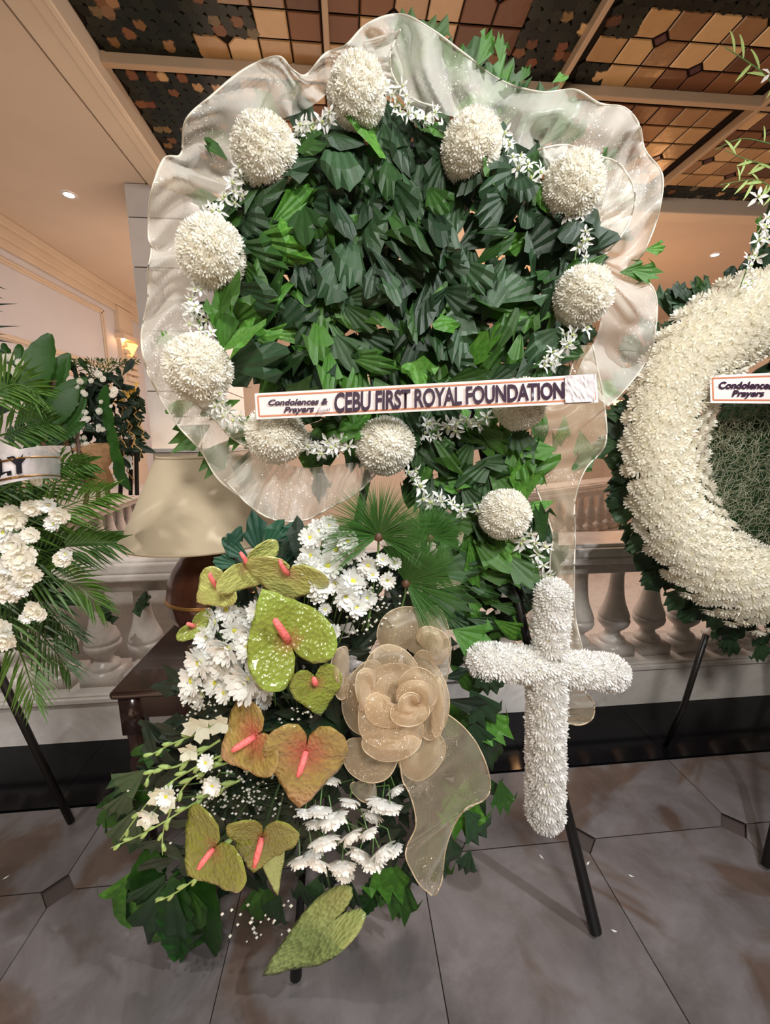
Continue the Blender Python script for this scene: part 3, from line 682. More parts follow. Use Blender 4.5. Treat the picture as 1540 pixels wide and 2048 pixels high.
# ---- flower balls
balls=[(715,187,66,'topmost white chrysanthemum ball on the round wreath'),
(530,305,71,'white chrysanthemum ball second from the top at the upper left of the wreath'),
(425,508,74,'white chrysanthemum ball on the left rim of the wreath, middle one of three'),
(396,738,73,'lowest white chrysanthemum ball on the left rim, beside the column'),
(552,868,66,'white chrysanthemum ball tucked under the left end of the name banner'),
(770,892,66,'white chrysanthemum ball hanging below the middle of the name banner'),
(1040,808,58,'white chrysanthemum ball partly covered by the right half of the name banner'),
(1165,592,64,'white chrysanthemum ball on the right rim above the banner end'),
(1145,375,66,'white chrysanthemum ball at the upper right nearest the orange ceiling beam'),
(942,297,67,'white chrysanthemum ball right of the topmost one'),
(1008,1028,58,'smallest white chrysanthemum ball above the floral cross')]
foam=plain('foam_core',(.55,.52,.36),.8)
def ball(cx,cy,r,label,k):
    c=PW(cx,cy,-.035); R=px(c,r)*.90; t=thing('flower_ball',label,'flower ball',c,'white chrysanthemum balls on the wreath')
    m_=MB(); m_.lathe([(R*.80*math.sin(PI*i/10),-R*.80*math.cos(PI*i/10)) for i in range(11)],c,16); part('foam_core',m_,foam,t,True)
    q=random.Random(k); N=92
    for i in range(N):
        z=1-2*(i+.5)/N; a=i*2.39996+k; s_=math.sqrt(1-z*z); d=Vector((s_*math.cos(a),s_*math.sin(a),z))
        if d.dot(tocam(c))<-.28: continue
        lump=1+.07*noise.noise(d*2.2+Vector((k*3.1,0,0))); d=(d+Vector((q.uniform(-.07,.07),q.uniform(-.07,.07),q.uniform(-.07,.07)))).normalized()
        bs=R*.31*q.uniform(.9,1.15)
        inst('blossom',q.choice((MUM[0],MUM[0],MUM[1])),t,facing(c+d*R*.83*lump,d,q.uniform(0,6),bs))
for k,b in enumerate(balls): ball(*b,k)
# ---- orchid sprays between the balls
def orch_spray(path,n,label,name='orchid_spray',size=23,grp='white orchid sprays between the flower balls',fn=PW,dy=-.03,stem=True):
    ps=[fn(x,y,dy) for x,y in path]; pts=spl(ps,16) if len(ps)>2 else [ps[0].lerp(ps[1],i/15) for i in range(16)]
    t=thing(name,label,'orchid',ps[0],grp); q=random.Random(int(path[0][0]*7+path[0][1]))
    m_=MB(); m_.tube(pts,.0016,5); part('stem',m_,M['stem'],t)
    n=int(n*1.6)
    for i in range(n):
        u=(i+.5)/n*15; k=min(int(u),14); p=pts[k].lerp(pts[k+1],u-k)
        w_=px(p,14); p=p+Vector((q.uniform(-w_,w_),q.uniform(-.02,.005),q.uniform(-w_,w_)))
        nd=(Vector((q.uniform(-.9,.9),-1,q.uniform(-.8,.8)))).normalized()
        inst('flower',q.choice(OR),t,facing(p,nd,q.uniform(0,6),px(p,size)*q.uniform(.65,1.05)))
O='white orchid spray '
for path,n,l in [([(585,275),(620,250),(665,225)],8,O+'left of the topmost ball'),
 ([(775,180),(820,225),(885,262)],13,O+'right of the topmost ball'),
 ([(1000,285),(1035,325),(1080,355)],9,O+'between the two upper right balls'),
 ([(1135,420),(1155,455),(1150,520)],9,O+'hanging under the upper right ball by the ceiling'),
 ([(495,325),(480,370),(465,400),(425,430)],13,O+'between the two upper left balls'),
 ([(405,560),(385,600),(395,640),(415,670)],11,O+'between the two lowest balls of the left rim'),
 ([(1165,640),(1130,690),(1085,735)],11,O+'below the right rim ball, over the banner'),
 ([(415,775),(440,810),(485,845)],11,O+'below the lowest left rim ball'),
 ([(600,890),(650,895),(700,895)],12,O+'between the two balls under the banner'),
 ([(835,870),(890,855),(965,835)],13,O+'under the word foundation of the banner'),
 ([(800,930),(845,980),(890,1015),(960,1005)],11,O+'trailing to the smallest ball'),
 ([(1045,1070),(1075,1100),(1085,1140),(1095,1175)],11,O+'dropping onto the top of the floral cross')]:
    orch_spray(path,n,l)
# ---- tulle
def sheet(name,outer,inner,fn,mat,parent,n=120,mm=14,amp=.03,freq=9,d_out=0,d_in=.02,hem=None,seed=0,hemr=.0022,hemmat=None,ruf=1):
    A=spl([(x,y,0) for x,y in outer],n); B=spl([(x,y,0) for x,y in inner],n); rows=[]
    for i in range(n):
        s=i/n; row=[]
        for j in range(mm):
            t_=j/(mm-1); x=B[i].x+(A[i].x-B[i].x)*t_; y=B[i].y+(A[i].y-B[i].y)*t_
            ph=s*2*PI*freq+seed+1.3*noise.noise((s*6,t_*1.5,seed))*2
            rip=amp*(.35+.65*t_**.8)*(1.6*abs(math.sin(ph*.5))-.8)+amp*.6*noise.noise((s*14,t_*2.4,seed+3))+amp*.35*math.sin(ph*2.3+t_*5)
            row.append(fn(x,y,d_in+(d_out-d_in)*t_+rip))
        rows.append(row)
    m_=MB(); m_.grid(rows); o=part(name,m_,mat,parent,True)
    if hem:
        h=MB()
        h.tube([r[-1] for r in rows],hemr,5); 
        if hem>1: h.tube([r[0] for r in rows],hemr,5)
        inst('hem',h.mesh('hem',hemmat or M['hemw'],True),o if parent else o)
    return o
tl=thing('organza_ruffle','sheer champagne organza gathered around the rim of the round wreath','fabric',PW(800,560,.05))
O1=[(505,1010),(440,962),(400,900),(355,850),(318,790),(292,735),(283,670),(296,600),(296,545),(303,500),(297,468),(302,390),(328,318),(362,308),(372,240),(425,190),(490,138),(555,113),(585,140),(612,150),(650,108),(690,92),(735,48),(800,29),(862,58),(930,108),(1000,160),(1080,184),(1150,180),(1200,207),(1250,216),(1278,250),(1290,300),(1325,352),(1316,430),(1290,500),(1270,535),(1308,580),(1313,640),(1296,715),(1245,785),(1215,812)]
I1=[(560,905),(520,880),(480,860),(450,830),(420,800),(400,760),(385,700),(392,640),(390,590),(400,550),(405,510),(415,450),(440,400),(465,360),(480,310),(520,270),(560,240),(600,225),(640,200),(680,160),(700,145),(730,140),(775,150),(820,190),(880,225),(930,240),(1000,270),(1060,300),(1100,320),(1150,330),(1175,350),(1195,385),(1190,430),(1185,480),(1190,520),(1205,560),(1205,620),(1190,680),(1165,720),(1150,760)]
sheet('ruffle',O1,I1,PW,M['tulle'],tl,320,18,.05,13,.03,.035,1,1.0)
# second smaller folded layer
sheet('ruffle_fold',[(560,930),(470,880),(420,830),(350,770),(330,690)],[(585,910),(520,870),(470,820),(420,780),(395,730)],PW,M['tulle'],tl,60,8,.02,5,.0,.02,1,2.0)
sheet('ruffle_fold',[(1075,300),(1130,290),(1190,310),(1240,330),(1270,390),(1250,460),(1200,520)],[(1095,345),(1140,330),(1185,345),(1205,390),(1200,430),(1180,480),(1160,520)],PW,M['tulle'],tl,70,8,.02,5,-.01,.02,1,4.0)
sheet('ruffle_fold',[(800,60),(780,110),(790,160),(830,200),(880,215)],[(730,80),(700,110),(690,130),(770,175),(850,240)],PW,M['tulle'],tl,60,8,.02,4,-.01,.02,1,6.0)
sheet('bottom_swag',[(450,960),(500,1012),(550,1040),(610,1040),(660,1015),(715,985),(750,950)],[(520,895),(545,915),(580,930),(620,935),(670,930),(710,925),(740,930)],PW,M['tulle'],tl,90,12,.022,6,-.01,.02,1,3.0)
sheet('hanging_tail',[(1185,690),(1200,760),(1210,820),(1210,890),(1170,940),(1150,1000),(1150,1080),(1148,1150),(1150,1230),(1168,1310)],[(1150,690),(1135,760),(1075,830),(1062,880),(1065,950),(1085,1010),(1105,1070),(1100,1120),(1105,1200),(1130,1320)],PW,M['tail'],tl,110,12,.018,4,.02,.03,2,5.0)
sheet('hanging_tail',[(1150,1370),(1172,1385),(1188,1410),(1184,1438),(1160,1450),(1138,1447)],[(1120,1370),(1122,1390),(1124,1410),(1124,1425),(1126,1440),(1134,1446)],PW,M['tail'],tl,50,8,.008,2,.02,.03,1,7.0,hemmat=M['hem'])
#@@BANNER
# ================================================================ banners
def textmesh(txt,shear=0,bold=.02,space=1.0):
    c=bpy.data.curves.new('lettering','FONT'); c.body=txt; c.offset=bold; c.shear=shear; c.extrude=.0; c.space_character=space; c.resolution_u=3
    o=bpy.data.objects.new('tmp_text',c); link(o); bpy.context.view_layer.update()
    me=bpy.data.meshes.new_from_object(o.evaluated_get(bpy.context.evaluated_depsgraph_get())); bpy.data.objects.remove(o)
    return me
def lettering(txt,quad,fn,mat,parent,shear=0,bold=.02,space=1.0,name='lettering'):
    """quad px corners TL,TR,BR,BL"""
    me=textmesh(txt,shear,bold,space); xs=[v.co.x for v in me.vertices]; ys=[v.co.y for v in me.vertices]
    x0,x1,y0,y1=min(xs),max(xs),min(ys),max(ys)
    for v in me.vertices:
        u=(v.co.x-x0)/(x1-x0); w_=(v.co.y-y0)/(y1-y0)
        tx=quad[0][0]*(1-u)+quad[1][0]*u; ty=quad[0][1]*(1-u)+quad[1][1]*u; bx=quad[3][0]*(1-u)+quad[2][0]*u; by=quad[3][1]*(1-u)+quad[2][1]*u
        v.co=fn(bx+(tx-bx)*w_,by+(ty-by)*w_)
    me.materials.clear(); me.materials.append(mat); return inst(name,me,parent)
def banner(label,quad,fn,mat,n=24,border=True,thick=.0015,inset=6):
    t=thing('name_banner',label,'banner',fn(*quad[0],0))
    def q(u,v): # v 0 top 1 bottom
        a=Vector(quad[0]).lerp(Vector(quad[1]),u); b=Vector(quad[3]).lerp(Vector(quad[2]),u); return a.lerp(b,v)
    m_=MB(); rows=[];rows2=[]
    for i in range(n+1):
        r=[fn(*q(i/n,v),0) for v in (0,.33,.66,1)]; rows.append(r); rows2.append([p+Vector((0,thick,0)) for p in r])
    m_.grid(rows); m_.grid(rows2); part('sheet',m_,mat,t,True)
    if border:
        Wd=(Vector(quad[1])-Vector(quad[0])).length; Ht=(Vector(quad[3])-Vector(quad[0])).length; du=inset/Wd; dv=inset/Ht; e=1.6
        m_=MB()
        def strip(u0,v0,u1,v1,k):
            rows=[]
            for i in range(k+1):
                u=u0+(u1-u0)*i/k; v=v0+(v1-v0)*i/k; c=q(u,v); 
                off=Vector((0,e)) if abs(u1-u0)>abs(v1-v0) else Vector((e,0))
                rows.append([fn(*(c-off),-.0006),fn(*(c+off),-.0006)])
            m_.grid(rows)
        strip(du,dv,1-du,dv,n); strip(du,1-dv,1-du,1-dv,n); strip(du,dv,du,1-dv,1); strip(1-du,dv,1-du,1-dv,1)
        part('border',m_,M['border'],t)
    return t,q
def fb(x,y,d=0): return P(x,y,.885+.012*math.sin(x/90.)+d)
bq=[(509,787),(1192,748),(1197,805),(513,839)]
t,_=banner('long white condolence banner with dark capitals across the round wreath',bq,fb,M['paper'],40)
lt=lambda x,y:fb(x,y,-.003)
lettering('CEBU FIRST ROYAL FOUNDATION',[(669,785),(1128,763),(1129,797),(668,826)],lt,M['ink'],t,0,.028,.95)
lettering('Condolences &',[(537,799),(656,796),(656,809),(536,811)],lt,M['ink'],t,.25,.04)
lettering('Prayers',[(568,814),(629,811),(628,828),(567,829)],lt,M['ink'],t,.25,.04)
lettering('from',[(634,815),(661,812),(659,825),(630,832)],lt,M['inkg'],t,.5,-.008)
m_=MB(); 
rows=[]
for i in range(16):
    u=1130+i*4; y0_=751+(1130-u)*.05; rows.append([fb(u,y0_+v*55,-.003-.003*rnd.random()) for v in (0,.12,.25,.37,.5,.62,.75,.87,1)])
m_.grid(rows); part('plastic_cover',m_,M['plastic'],t)
def fr(x,y,d=0): return P(x,y,1.22+d)
t,_=banner('white condolence banner cut off at the right, across the ring wreath',[(1419,751),(1640,741),(1642,808),(1421,806)],fr,M['paper'],12)
lettering('Condolences &',[(1438,763),(1566,763),(1566,778),(1438,778)],lambda x,y:fr(x,y,-.003),M['ink'],t,.2,.04)
lettering('Prayers',[(1465,780),(1529,780),(1529,797),(1464,797)],lambda x,y:fr(x,y,-.003),M['ink'],t,.2,.04)
def fl_(x,y,d=0): return P(x,y+.0016*(x-10)**2*.9,.84+.0000035*(x-20)**2*5+d)
t,_=banner('glossy white plastic banner with black letters, cut off at the left edge',[(-60,926),(140,868),(152,932),(-60,986)],fl_,M['plastic'],20,False)
lettering('ILY',[(-24,924),(60,903),(63,940),(-22,960)],lambda x,y:fl_(x,y,-.003),M['inkb'],t,0,.05)
m_=MB(); m_.tube([fl_(x,897-(x)*.21+ 26,-.002) for x in range(-60,135,12)],.0018,4); m_.tube([fl_(x,962-(x)*.21-2,-.002) for x in range(-60,148,12)],.0018,4); part('gold_edge',m_,M['gold'],t)
m_=MB(); m_.grid([[fl_(x,862+(x+60)*.36+v*34,-.004+.006*v) for v in (0,.5,1)] for x in range(-60,62,12)]); part('plastic_flap',m_,M['plastic'],t,True)
# ================================================================ cross
def tube_flowers(t,a,b,r,fn,meshes,rows,ncirc,seed,bs,shape=None):
    q=random.Random(seed); A=fn(*a);B=fn(*b); ax=(B-A); L=ax.length; ax.normalize(); f=tocam((A+B)/2); s=ax.cross(f).normalized(); f=s.cross(ax)
    R=px((A+B)/2,r)
    m_=MB(); m_.tube([A,B],R*.78,14); part('foam_core',m_,foam,t,True)
    for i in range(rows):
        for j in range(ncirc):
            th=(j+(.5 if i%2 else 0))/ncirc*2*PI; d=s*math.cos(th)+f*math.sin(th)
            if d.dot(f)<-.35: continue
            p=A+ax*(L*(i+.5)/rows)+d*R*.84+ax*q.uniform(-.004,.004); d2=(d+ax*q.uniform(-.2,.2)).normalized()
            inst('blossom',q.choice(meshes),t,facing(p,d2,q.uniform(0,6),bs*q.uniform(1.0,1.25)))
def fc(x,y): return P(x,y,.90)
t=thing('floral_cross','white chrysanthemum cross hanging at the lower right of the wreath','cross',fc(1095,1325))
tube_flowers(t,(1106,1183),(1101,1300),30,fc,CRS,6,9,1,.0215)
tube_flowers(t,(1093,1345),(1090,1632),34,fc,CRS,14,10,2,.0225)
tube_flowers(t,(962,1322),(1226,1345),32,fc,CRS,12,10,3,.0225)
for c,c2,r_ in (((966,1322),(1226,1345),31),((1222,1345),(962,1322),31),((1090,1626),(1093,1345),33),((1106,1190),(1101,1300),29)):
    A_=fc(*c); ax=(A_-fc(*c2)).normalized(); R_=px(A_,r_)*.84; f_=tocam(A_)
    m_=MB(); m_.lathe([(R_*.85*math.sin(PI*i/8),-R_*.85*math.cos(PI*i/8)) for i in range(9)],A_,12); part('foam_core',m_,foam,t,True)
    for i in range(34):
        z=1-2*(i+.5)/34; a=i*2.39996; sq=math.sqrt(1-z*z); d=Vector((sq*math.cos(a),sq*math.sin(a),z))
        if d.dot(ax)<.05 or d.dot(f_)<-.4: continue
        inst('blossom',CRS[i%2],t,facing(A_+d*R_,d,i,.0235))
#@@SPRAY
# ================================================================ lower spray
YS=.80
def PS(x,y,d=0): return P(x,y,YS+d)
sp=thing('flower_spray','mixed floor spray foliage under the anthuriums at the foot of the wreath','flower arrangement',PS(580,1500,.06))
bk=MB(); rr=random.Random(11)
REG=[(600,1100),(780,1100),(860,1250),(900,1400),(900,1600),(820,1720),(720,1750),(560,1740),(420,1790),(330,1700),(300,1560),(360,1420),(430,1250),(520,1130)]
for k in range(520):
    while 1:
        x,y=rr.uniform(300,1000),rr.uniform(1050,1800)
        if inside(REG,x,y): break
    p=PS(x,y,rr.uniform(.03,.13)); L=rr.uniform(.06,.11); a=rr.uniform(0,2*PI)
    lf=leaflet(k%7,.5,.3,.1,5); X=Vector((math.cos(a),rr.uniform(-.3,.2),math.sin(a))).normalized(); Yv=Vector((0,-1,0)).cross(X).normalized(); Z=X.cross(Yv)
    bk.add([p+(X*v[0]+Yv*v[1]+Z*v[2])*L for v in lf.v],lf.f)
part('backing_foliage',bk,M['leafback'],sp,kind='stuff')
mb=MB(); c=PS(610,1480,.13); mb.lathe([(0,-.1),(.09,-.1),(.12,.1),(.0,.12)],c,14); part('foam_block',mb,M['leafback'],sp)
LV=[ # x,y,angle,L(px),kind
(260,1580,240,100,0),(300,1640,225,110,0),(300,1720,245,170,0),(340,1760,255,220,0),(300,1690,262,170,1),(390,1720,268,250,1),(270,1620,250,130,0),(380,1780,250,160,0),(520,1760,265,100,0),(600,1760,280,90,0),(800,1740,268,120,0),(760,1740,250,110,1),(290,1540,215,110,0),(340,1500,190,90,0),(330,1700,235,140,1),(360,1740,262,230,1),(420,1740,255,260,1),(300,1600,200,120,0),(330,1750,228,120,0),(380,1780,275,170,0),(300,1560,230,170,1),
(560,1790,250,90,0),(760,1700,285,130,0),(820,1700,275,150,0),(860,1640,280,190,0),(880,1560,300,160,0),(920,1520,285,170,0),(940,1440,290,150,0),(930,1560,265,140,0),(700,1760,265,120,0),(640,1750,255,110,0),
(900,1330,320,110,0),(905,1260,330,110,0),(940,1380,300,120,0),(960,1420,310,100,0),(900,1400,290,140,0),(930,1620,300,110,0),(880,1700,270,100,0),(800,1760,262,90,0),(960,1330,290,90,0),
(560,1330,210,90,1),(580,1420,260,80,1),(560,1130,100,60,0),(700,1500,250,80,0),(760,1520,280,120,0),(840,1450,290,140,0),(1000,1560,275,80,0),(985,1480,285,80,0),(940,1700,255,70,0)]
for i,(x,y,an,L,k) in enumerate(LV):
    me=BR[i%2] if k else LF[i%6] if i%3 else LFD[i%3]
    p=PS(x,y,.07+.03*(i%3)); place_leaf(me,sp,p,an,px(p,L),.12,rr.uniform(-.4,.4),wscale=1 if k else 1.2)
# teal leaves behind lamp
for x,y,an,L in ((520,1110,100,95),(530,1100,60,80),(500,1120,140,75),(480,1130,165,60),(560,1090,50,70),(455,1100,60,60),(545,1130,20,70)):
    q=teal=leaflet(int(x),.6,.2,.1).mesh('leaf',M['teal']); place_leaf(q,sp,PS(x,y,.12),an,px(PS(x,y,.12),L),.1,.1)
# anthuriums
def spathe(seed,cup=.12,W=1.0,rel=1,lob=1):
    q=random.Random(seed); m_=MB(); NT_,NR=56,9; rows=[]
    def rad(t):
        a=abs(t)
        # heart outline about the attachment point
        base=[(0,1.0),(.16,.86),(.42,.70),(.8,.63),(1.2,.64),(1.75,.67),(2.15,.68),(2.5,.64),(2.8,.50),(3.0,.30),(PI,.08)]
        for (a0,r0),(a1,r1) in zip(base,base[1:]):
            if a<=a1: u=(a-a0)/(a1-a0); u=u*u*(3-2*u) if a0>0 else u; return r0+(r1-r0)*u
        return .08
    ph=q.uniform(0,6)
    for k in range(NR+1):
        r=k/NR; row=[]
        for i in range(NT_+1):
            t=-PI+2*PI*i/NT_; R=rad(t)*r*(1+(lob-1)*max(0,min(1,(abs(t)-1.3)/.9)))
            x=R*math.cos(t); y=R*math.sin(t)*W
            z=cup*(R**1.6)*(abs(math.sin(t*.5))**2)*2.2 - .18*cup*R*math.cos(t) + .030*rel*math.sin(abs(t)*9+r*5)*r*(1 if abs(t)<2.9 else .3)*math.sin(r*9)+.035*math.sin(t*3+ph)*r*r
            if r>.93: z-=.02
            row.append((x,y,z+.004*q.random()))
        rows.append(row)
    m_.grid(rows); return m_
def anthurium(A,T,W,S,mat,label,cup=.12,tilt=0,d=-.04,seed=0,sr=6,lob=1):
    a=PS(*A,d); b=PS(*T,d+tilt); t=thing('anthurium',label,'anthurium',a,'anthurium flowers in the lower spray')
    X=(b-a); L=X.length; X.normalize(); Y_=tocam(a).cross(X).normalized(); Z=X.cross(Y_).normalized()
    if Z.y>0: Y_=-Y_; Z=-Z
    m_=spathe(seed,cup,1,1 if S else .25,lob); o=inst('spathe',m_.mesh('spathe',mat,True),t,basis(a,X,Y_,Z,L,L*W,max(L,.05)))
    md=o.modifiers.new('thick','SOLIDIFY'); md.thickness=.012
    if S:
        s=PS(*S,d-.022); p0=a+Z*.001; m_=MB(); r=px(a,sr); m_.tube([p0,p0.lerp(s,.3)+Z*.006,p0.lerp(s,.7)+Z*.008,s+Z*.003,s+Z*.003+(s-p0)*.04],[r*.9,r,r*.9,r*.65,r*.2],10); part('spadix',m_,M['spadix'],t,True)
    m_=MB(); m_.tube([a-Z*.004,a-Z*.03+Vector((0,.02,-.01)),PS(600,1450,.06)],.0028,6); part('stem',m_,M['stemd'],t)
anthurium((437,1174),(392,1205),1.25,(421,1146),M['sp_pale'],'leftmost pale green anthurium beside the brown lamp urn',.15,0,-.03,1,5)
anthurium((497,1132),(530,1168),1.95,(480,1104),M['sp_pale'],'pale anthurium between the leftmost one and the large top one',.2,.02,-.035,2,5)
anthurium((577,1147),(560,1205),1.65,(560,1118),M['sp_pale'],'round pale green anthurium touching the upper white daisies',.2,.02,-.04,3,5)
anthurium((577,1281),(524,1178),1.05,(549,1238),M['sp_green'],'largest bright green anthurium with its tip pointing up',.22,.0,-.06,4,8,1.12)
anthurium((632,1366),(642,1435),1.0,(627,1354),M['sp_green'],'green anthurium with short spadix left of the organza rose',.12,0,-.05,5,6)
anthurium((388,1252),(408,1272),2.0,(374,1246),M['sp_green'],'small green anthurium low beside the side table top',.1,.0,-.02,6,4)
anthurium((508,1474),(440,1516),1.45,(466,1500),M['sp_pink'],'pink gold anthurium left of the other pink gold one',.16,0,-.045,7,7)
anthurium((612,1503),(598,1617),.95,(596,1550),M['sp_pink'],'pink gold anthurium with tip straight down beneath the organza rose',.1,0,-.07,8,7)
anthurium((427,1697),(372,1752),1.5,(399,1735),M['sp_olive'],'olive anthurium at the lower left over broad leaves',.14,0,-.05,9,6,1.2)
anthurium((524,1674),(506,1752),.85,(509,1730),M['sp_olive'],'olive anthurium with two upright lobes, right of the lower left one',.2,0,-.055,10,7,1.55)
anthurium((545,1708),(556,1792),.34,None,M['sp_plain'],'small pale green anthurium bract hanging below the olive pair',.05,0,-.04,11)
anthurium((655,1850),(522,1954),.40,None,M['sp_plain'],'lone pale green leaf shaped anthurium hanging near the floor',.1,0,-.02,12)
# white daisies
D1=[(640,1062,26),(672,1100,26),(697,1083,24),(655,1130,30),(622,1110,26),(692,1105,26),(736,1130,22),(640,1185,26),(672,1165,24),(706,1163,30),(735,1195,22),(690,1192,28),(712,1215,24),(640,1170,28),(655,1050,22),(620,1075,22),(668,1078,24),(610,1130,22),(715,1100,22)]
D2=[(455,1218,26),(500,1232,30),(430,1245,32),(470,1260,26),(515,1225,24),(498,1290,34),(455,1295,36),(420,1300,30),(400,1325,32),(440,1330,32),(470,1345,28),(385,1360,32),(495,1360,44),(432,1365,28),(525,1370,32),(405,1390,26),(530,1395,22),(500,1265,26),(480,1315,18),(378,1385,22),(515,1330,26),(450,1385,22),(415,1275,26)]
D3=[(765,1600,34),(790,1575,22),(745,1625,26),(700,1598,24),(665,1630,34),(640,1615,26),(648,1675,34),(700,1665,30),(735,1660,24),(630,1640,24),(610,1620,20),(600,1715,26),(640,1720,30),(685,1725,30),(720,1700,32),(760,1700,34),(745,1720,28),(785,1695,22),(690,1745,22),(665,1555,20),(625,1700,26),(780,1610,26)]
D4=[(668,1262,22),(650,1218,17),(775,1160,24),(765,1120,20),(790,1125,20),(745,1150,18),(412,1525,22),(425,1570,24),(333,1592,26),(300,1632,22)]
LAB={1:'white spray chrysanthemum in the upper cluster beside the papyrus',2:'white spray chrysanthemum in the left cluster over the side table',3:'white spray chrysanthemum in the lowest cluster under the organza rose',4:'small single white blossom scattered in the lower spray'}
GR={1:'upper white daisy cluster',2:'left white daisy cluster',3:'lowest white daisy cluster',4:'scattered small white blossoms'}
ORD=['leftmost','second from left','third from left','fourth from left','fifth from left','sixth from left','seventh from left','eighth from left','ninth from left']
ROW=['top row','second row','third row','fourth row','fifth row','bottom row']
CL={1:'upper cluster beside the papyrus',2:'left cluster over the table',3:'lowest cluster under the organza rose'}
def rowlabels(D,k,clu,kind='white daisy'):
    idx=sorted(range(len(D)),key=lambda i:D[i][1]); n=len(idx); out={}
    for r in range(k):
        row=sorted(idx[r*n//k:(r+1)*n//k],key=lambda i:D[i][0])
        for c_,i in enumerate(row): out[i]='%s, %s, %s of the %s'%(kind,ORD[c_],ROW[r if r<k-1 else 5],clu)
    return out
S4=['white bud just right of the largest green anthurium','tiny white daisy above the largest green anthurium','white bud right of the upper daisy cluster, lowest of three','white bud right of the upper daisy cluster, nearest the papyrus hub','white bud at the far right of the upper daisy cluster','white bud on the right edge of the upper daisy cluster','white blossom left of the pink gold anthurium','white blossom under the left pink gold anthurium','white blossom farthest left on the gladiolus stems','white blossom lowest on the gladiolus stems']
for gi,(D,nd) in enumerate(((D1,(0,-1,.25)),(D2,(-.35,-1,.1)),(D3,(0,-.6,-.7)),(D4,(.1,-1,.2))),1):
    RL=rowlabels(D,4,CL[gi]) if gi<4 else dict(enumerate(S4))
    for i,(x,y,r) in enumerate(D):
        q=random.Random(x*3+y); d=-.02+q.uniform(-.02,.02); p=PS(x,y,d); n_=Vector(nd)+Vector((q.uniform(-.45,.45),0,q.uniform(-.4,.4)))
        t=thing('chrysanthemum',RL[i],'chrysanthemum',p,GR[gi]); F=facing(p,n_,q.uniform(0,6),px(p,r)*(.85 if gi==4 else 1.12 if gi!=3 else 1.05))
        inst('petals',DS[(x+y)%3] if gi!=3 else FLUFF[i%2],t,F)
        if gi!=3: inst('centre',DSC,t,F)
        m_=MB(); m_.tube([p-n_.normalized()*.002,p-n_.normalized()*.03+Vector((0,.01,0)),PS(x*.7+600*.3,y*.7+(1450 if gi<3 else 1500)*.3,.05)],.0014,5); part('stem',m_,M['stem'],t)
# papyrus
def papyrus(c,R,label,a0,a1,d,seed,stem):
    q=random.Random(seed); p=PS(*c,d); t=thing('papyrus',label,'papyrus',p); m_=MB()
    for k in range(650):
        a=math.radians(q.uniform(a0,a1)); L=px(p,R*q.uniform(.75,1.05)); o=Vector((math.cos(a),-q.uniform(-.3,.6),math.sin(a))).normalized()
        w_=Vector((-math.sin(a),0,math.cos(a)))*.00042; m1=p+o*L*.55; e=p+o*L+Vector((0,0,-L*.08))
        m_.add([p-w_,p+w_,m1+w_,m1-w_,e],[(0,1,2,3),(3,2,4)])
    part('threads',m_,M['papy'],t,kind='stuff')
    m_=MB(); m_.tube([p,p+Vector((0,.01,-.03)),PS(*stem,d+.04)],.0022,6); part('stem',m_,M['stem'],t)
    m_=MB(); m_.lathe([(0,-.012),(.008,-.008),(.01,0),(.004,.008),(0,.01)],p,10); part('hub',m_,M['legw'],t,True)
papyrus((757,1072),135,'fine green papyrus head fanning upward below the middle flower ball',-35,215,-.03,3,(735,1260))
papyrus((812,1165),145,'fine green papyrus head fanning to the right over the wreath leaves',-75,120,.0,4,(780,1300))
papyrus((860,1075),85,'small fuzzy papyrus head between the other two heads',-20,200,.05,5,(820,1180))
# gladiolus
def gladiolus(path,label,nb=9,fl=0,d=-.01):
    ps=[PS(x,y,d) for x,y in path]; pts=spl(ps,20); t=thing('gladiolus',label,'gladiolus',ps[0],'pale green gladiolus stems at the lower left'); q=random.Random(path[0][0])
    m_=MB(); m_.tube(pts,.0028,6,r2=.001); part('stem',m_,M['bud'],t,True)
    for i in range(nb):
        k=int((i+1)/(nb+1)*19); p=pts[k]; ax=(pts[min(k+1,19)]-pts[k-1]).normalized(); s=(ax.cross(Vector((0,1,0)))*(1 if i%2 else -1)).normalized(); dr=(ax+s*.35).normalized(); L=.035*(1-.5*k/20)
        m_=MB(); m_.tube([p,p+dr*L*.4,p+dr*L*.8,p+dr*L],[.002,.006*(1-.4*k/20),.004,.0008],7); part('bud',m_,M['bud'],t,True)
    for (x,y,r) in fl if fl else []:
        p=PS(x,y,d-.01); m_=MB(); 
        for k in range(6):
            a=k*PI/3+q.random(); R=px(p,r); u=Vector((math.cos(a),-.4,math.sin(a))); v=Vector((-math.sin(a),0,math.cos(a)))
            m_.add([p-v*R*.1,p+v*R*.1,p+u*R*.6+v*R*.42,p+u*R*.6-v*R*.42+Vector((0,-.004,0)),p+u*R*1.05-v*R*.1],[(0,1,2,3),(3,2,4)])
        part('petals',m_,M['glad'],t,True)
G='pale green gladiolus spike '
gladiolus([(500,1440),(420,1460),(350,1485),(292,1515)],G+'reaching farthest up left, with a white bloom',9,[(398,1452,30),(440,1445,24)])
gladiolus([(500,1490),(400,1530),(310,1590),(240,1680)],G+'crossing the lower left in the middle',10,[(330,1590,30),(380,1500,22)])
gladiolus([(480,1560),(400,1600),(300,1660),(222,1696)],G+'pointing lowest left over the floor',10,[(298,1630,24),(426,1566,24)])
gladiolus([(480,1660),(420,1730),(360,1780),(310,1805)],G+'below the olive anthurium',7)
gladiolus([(470,1520),(380,1560),(330,1650),(325,1710)],G+'drooping in front of the broad leaves',8)
gladiolus([(440,1480),(360,1530),(310,1540),(288,1570)],G+'short one under the topmost spike',6)
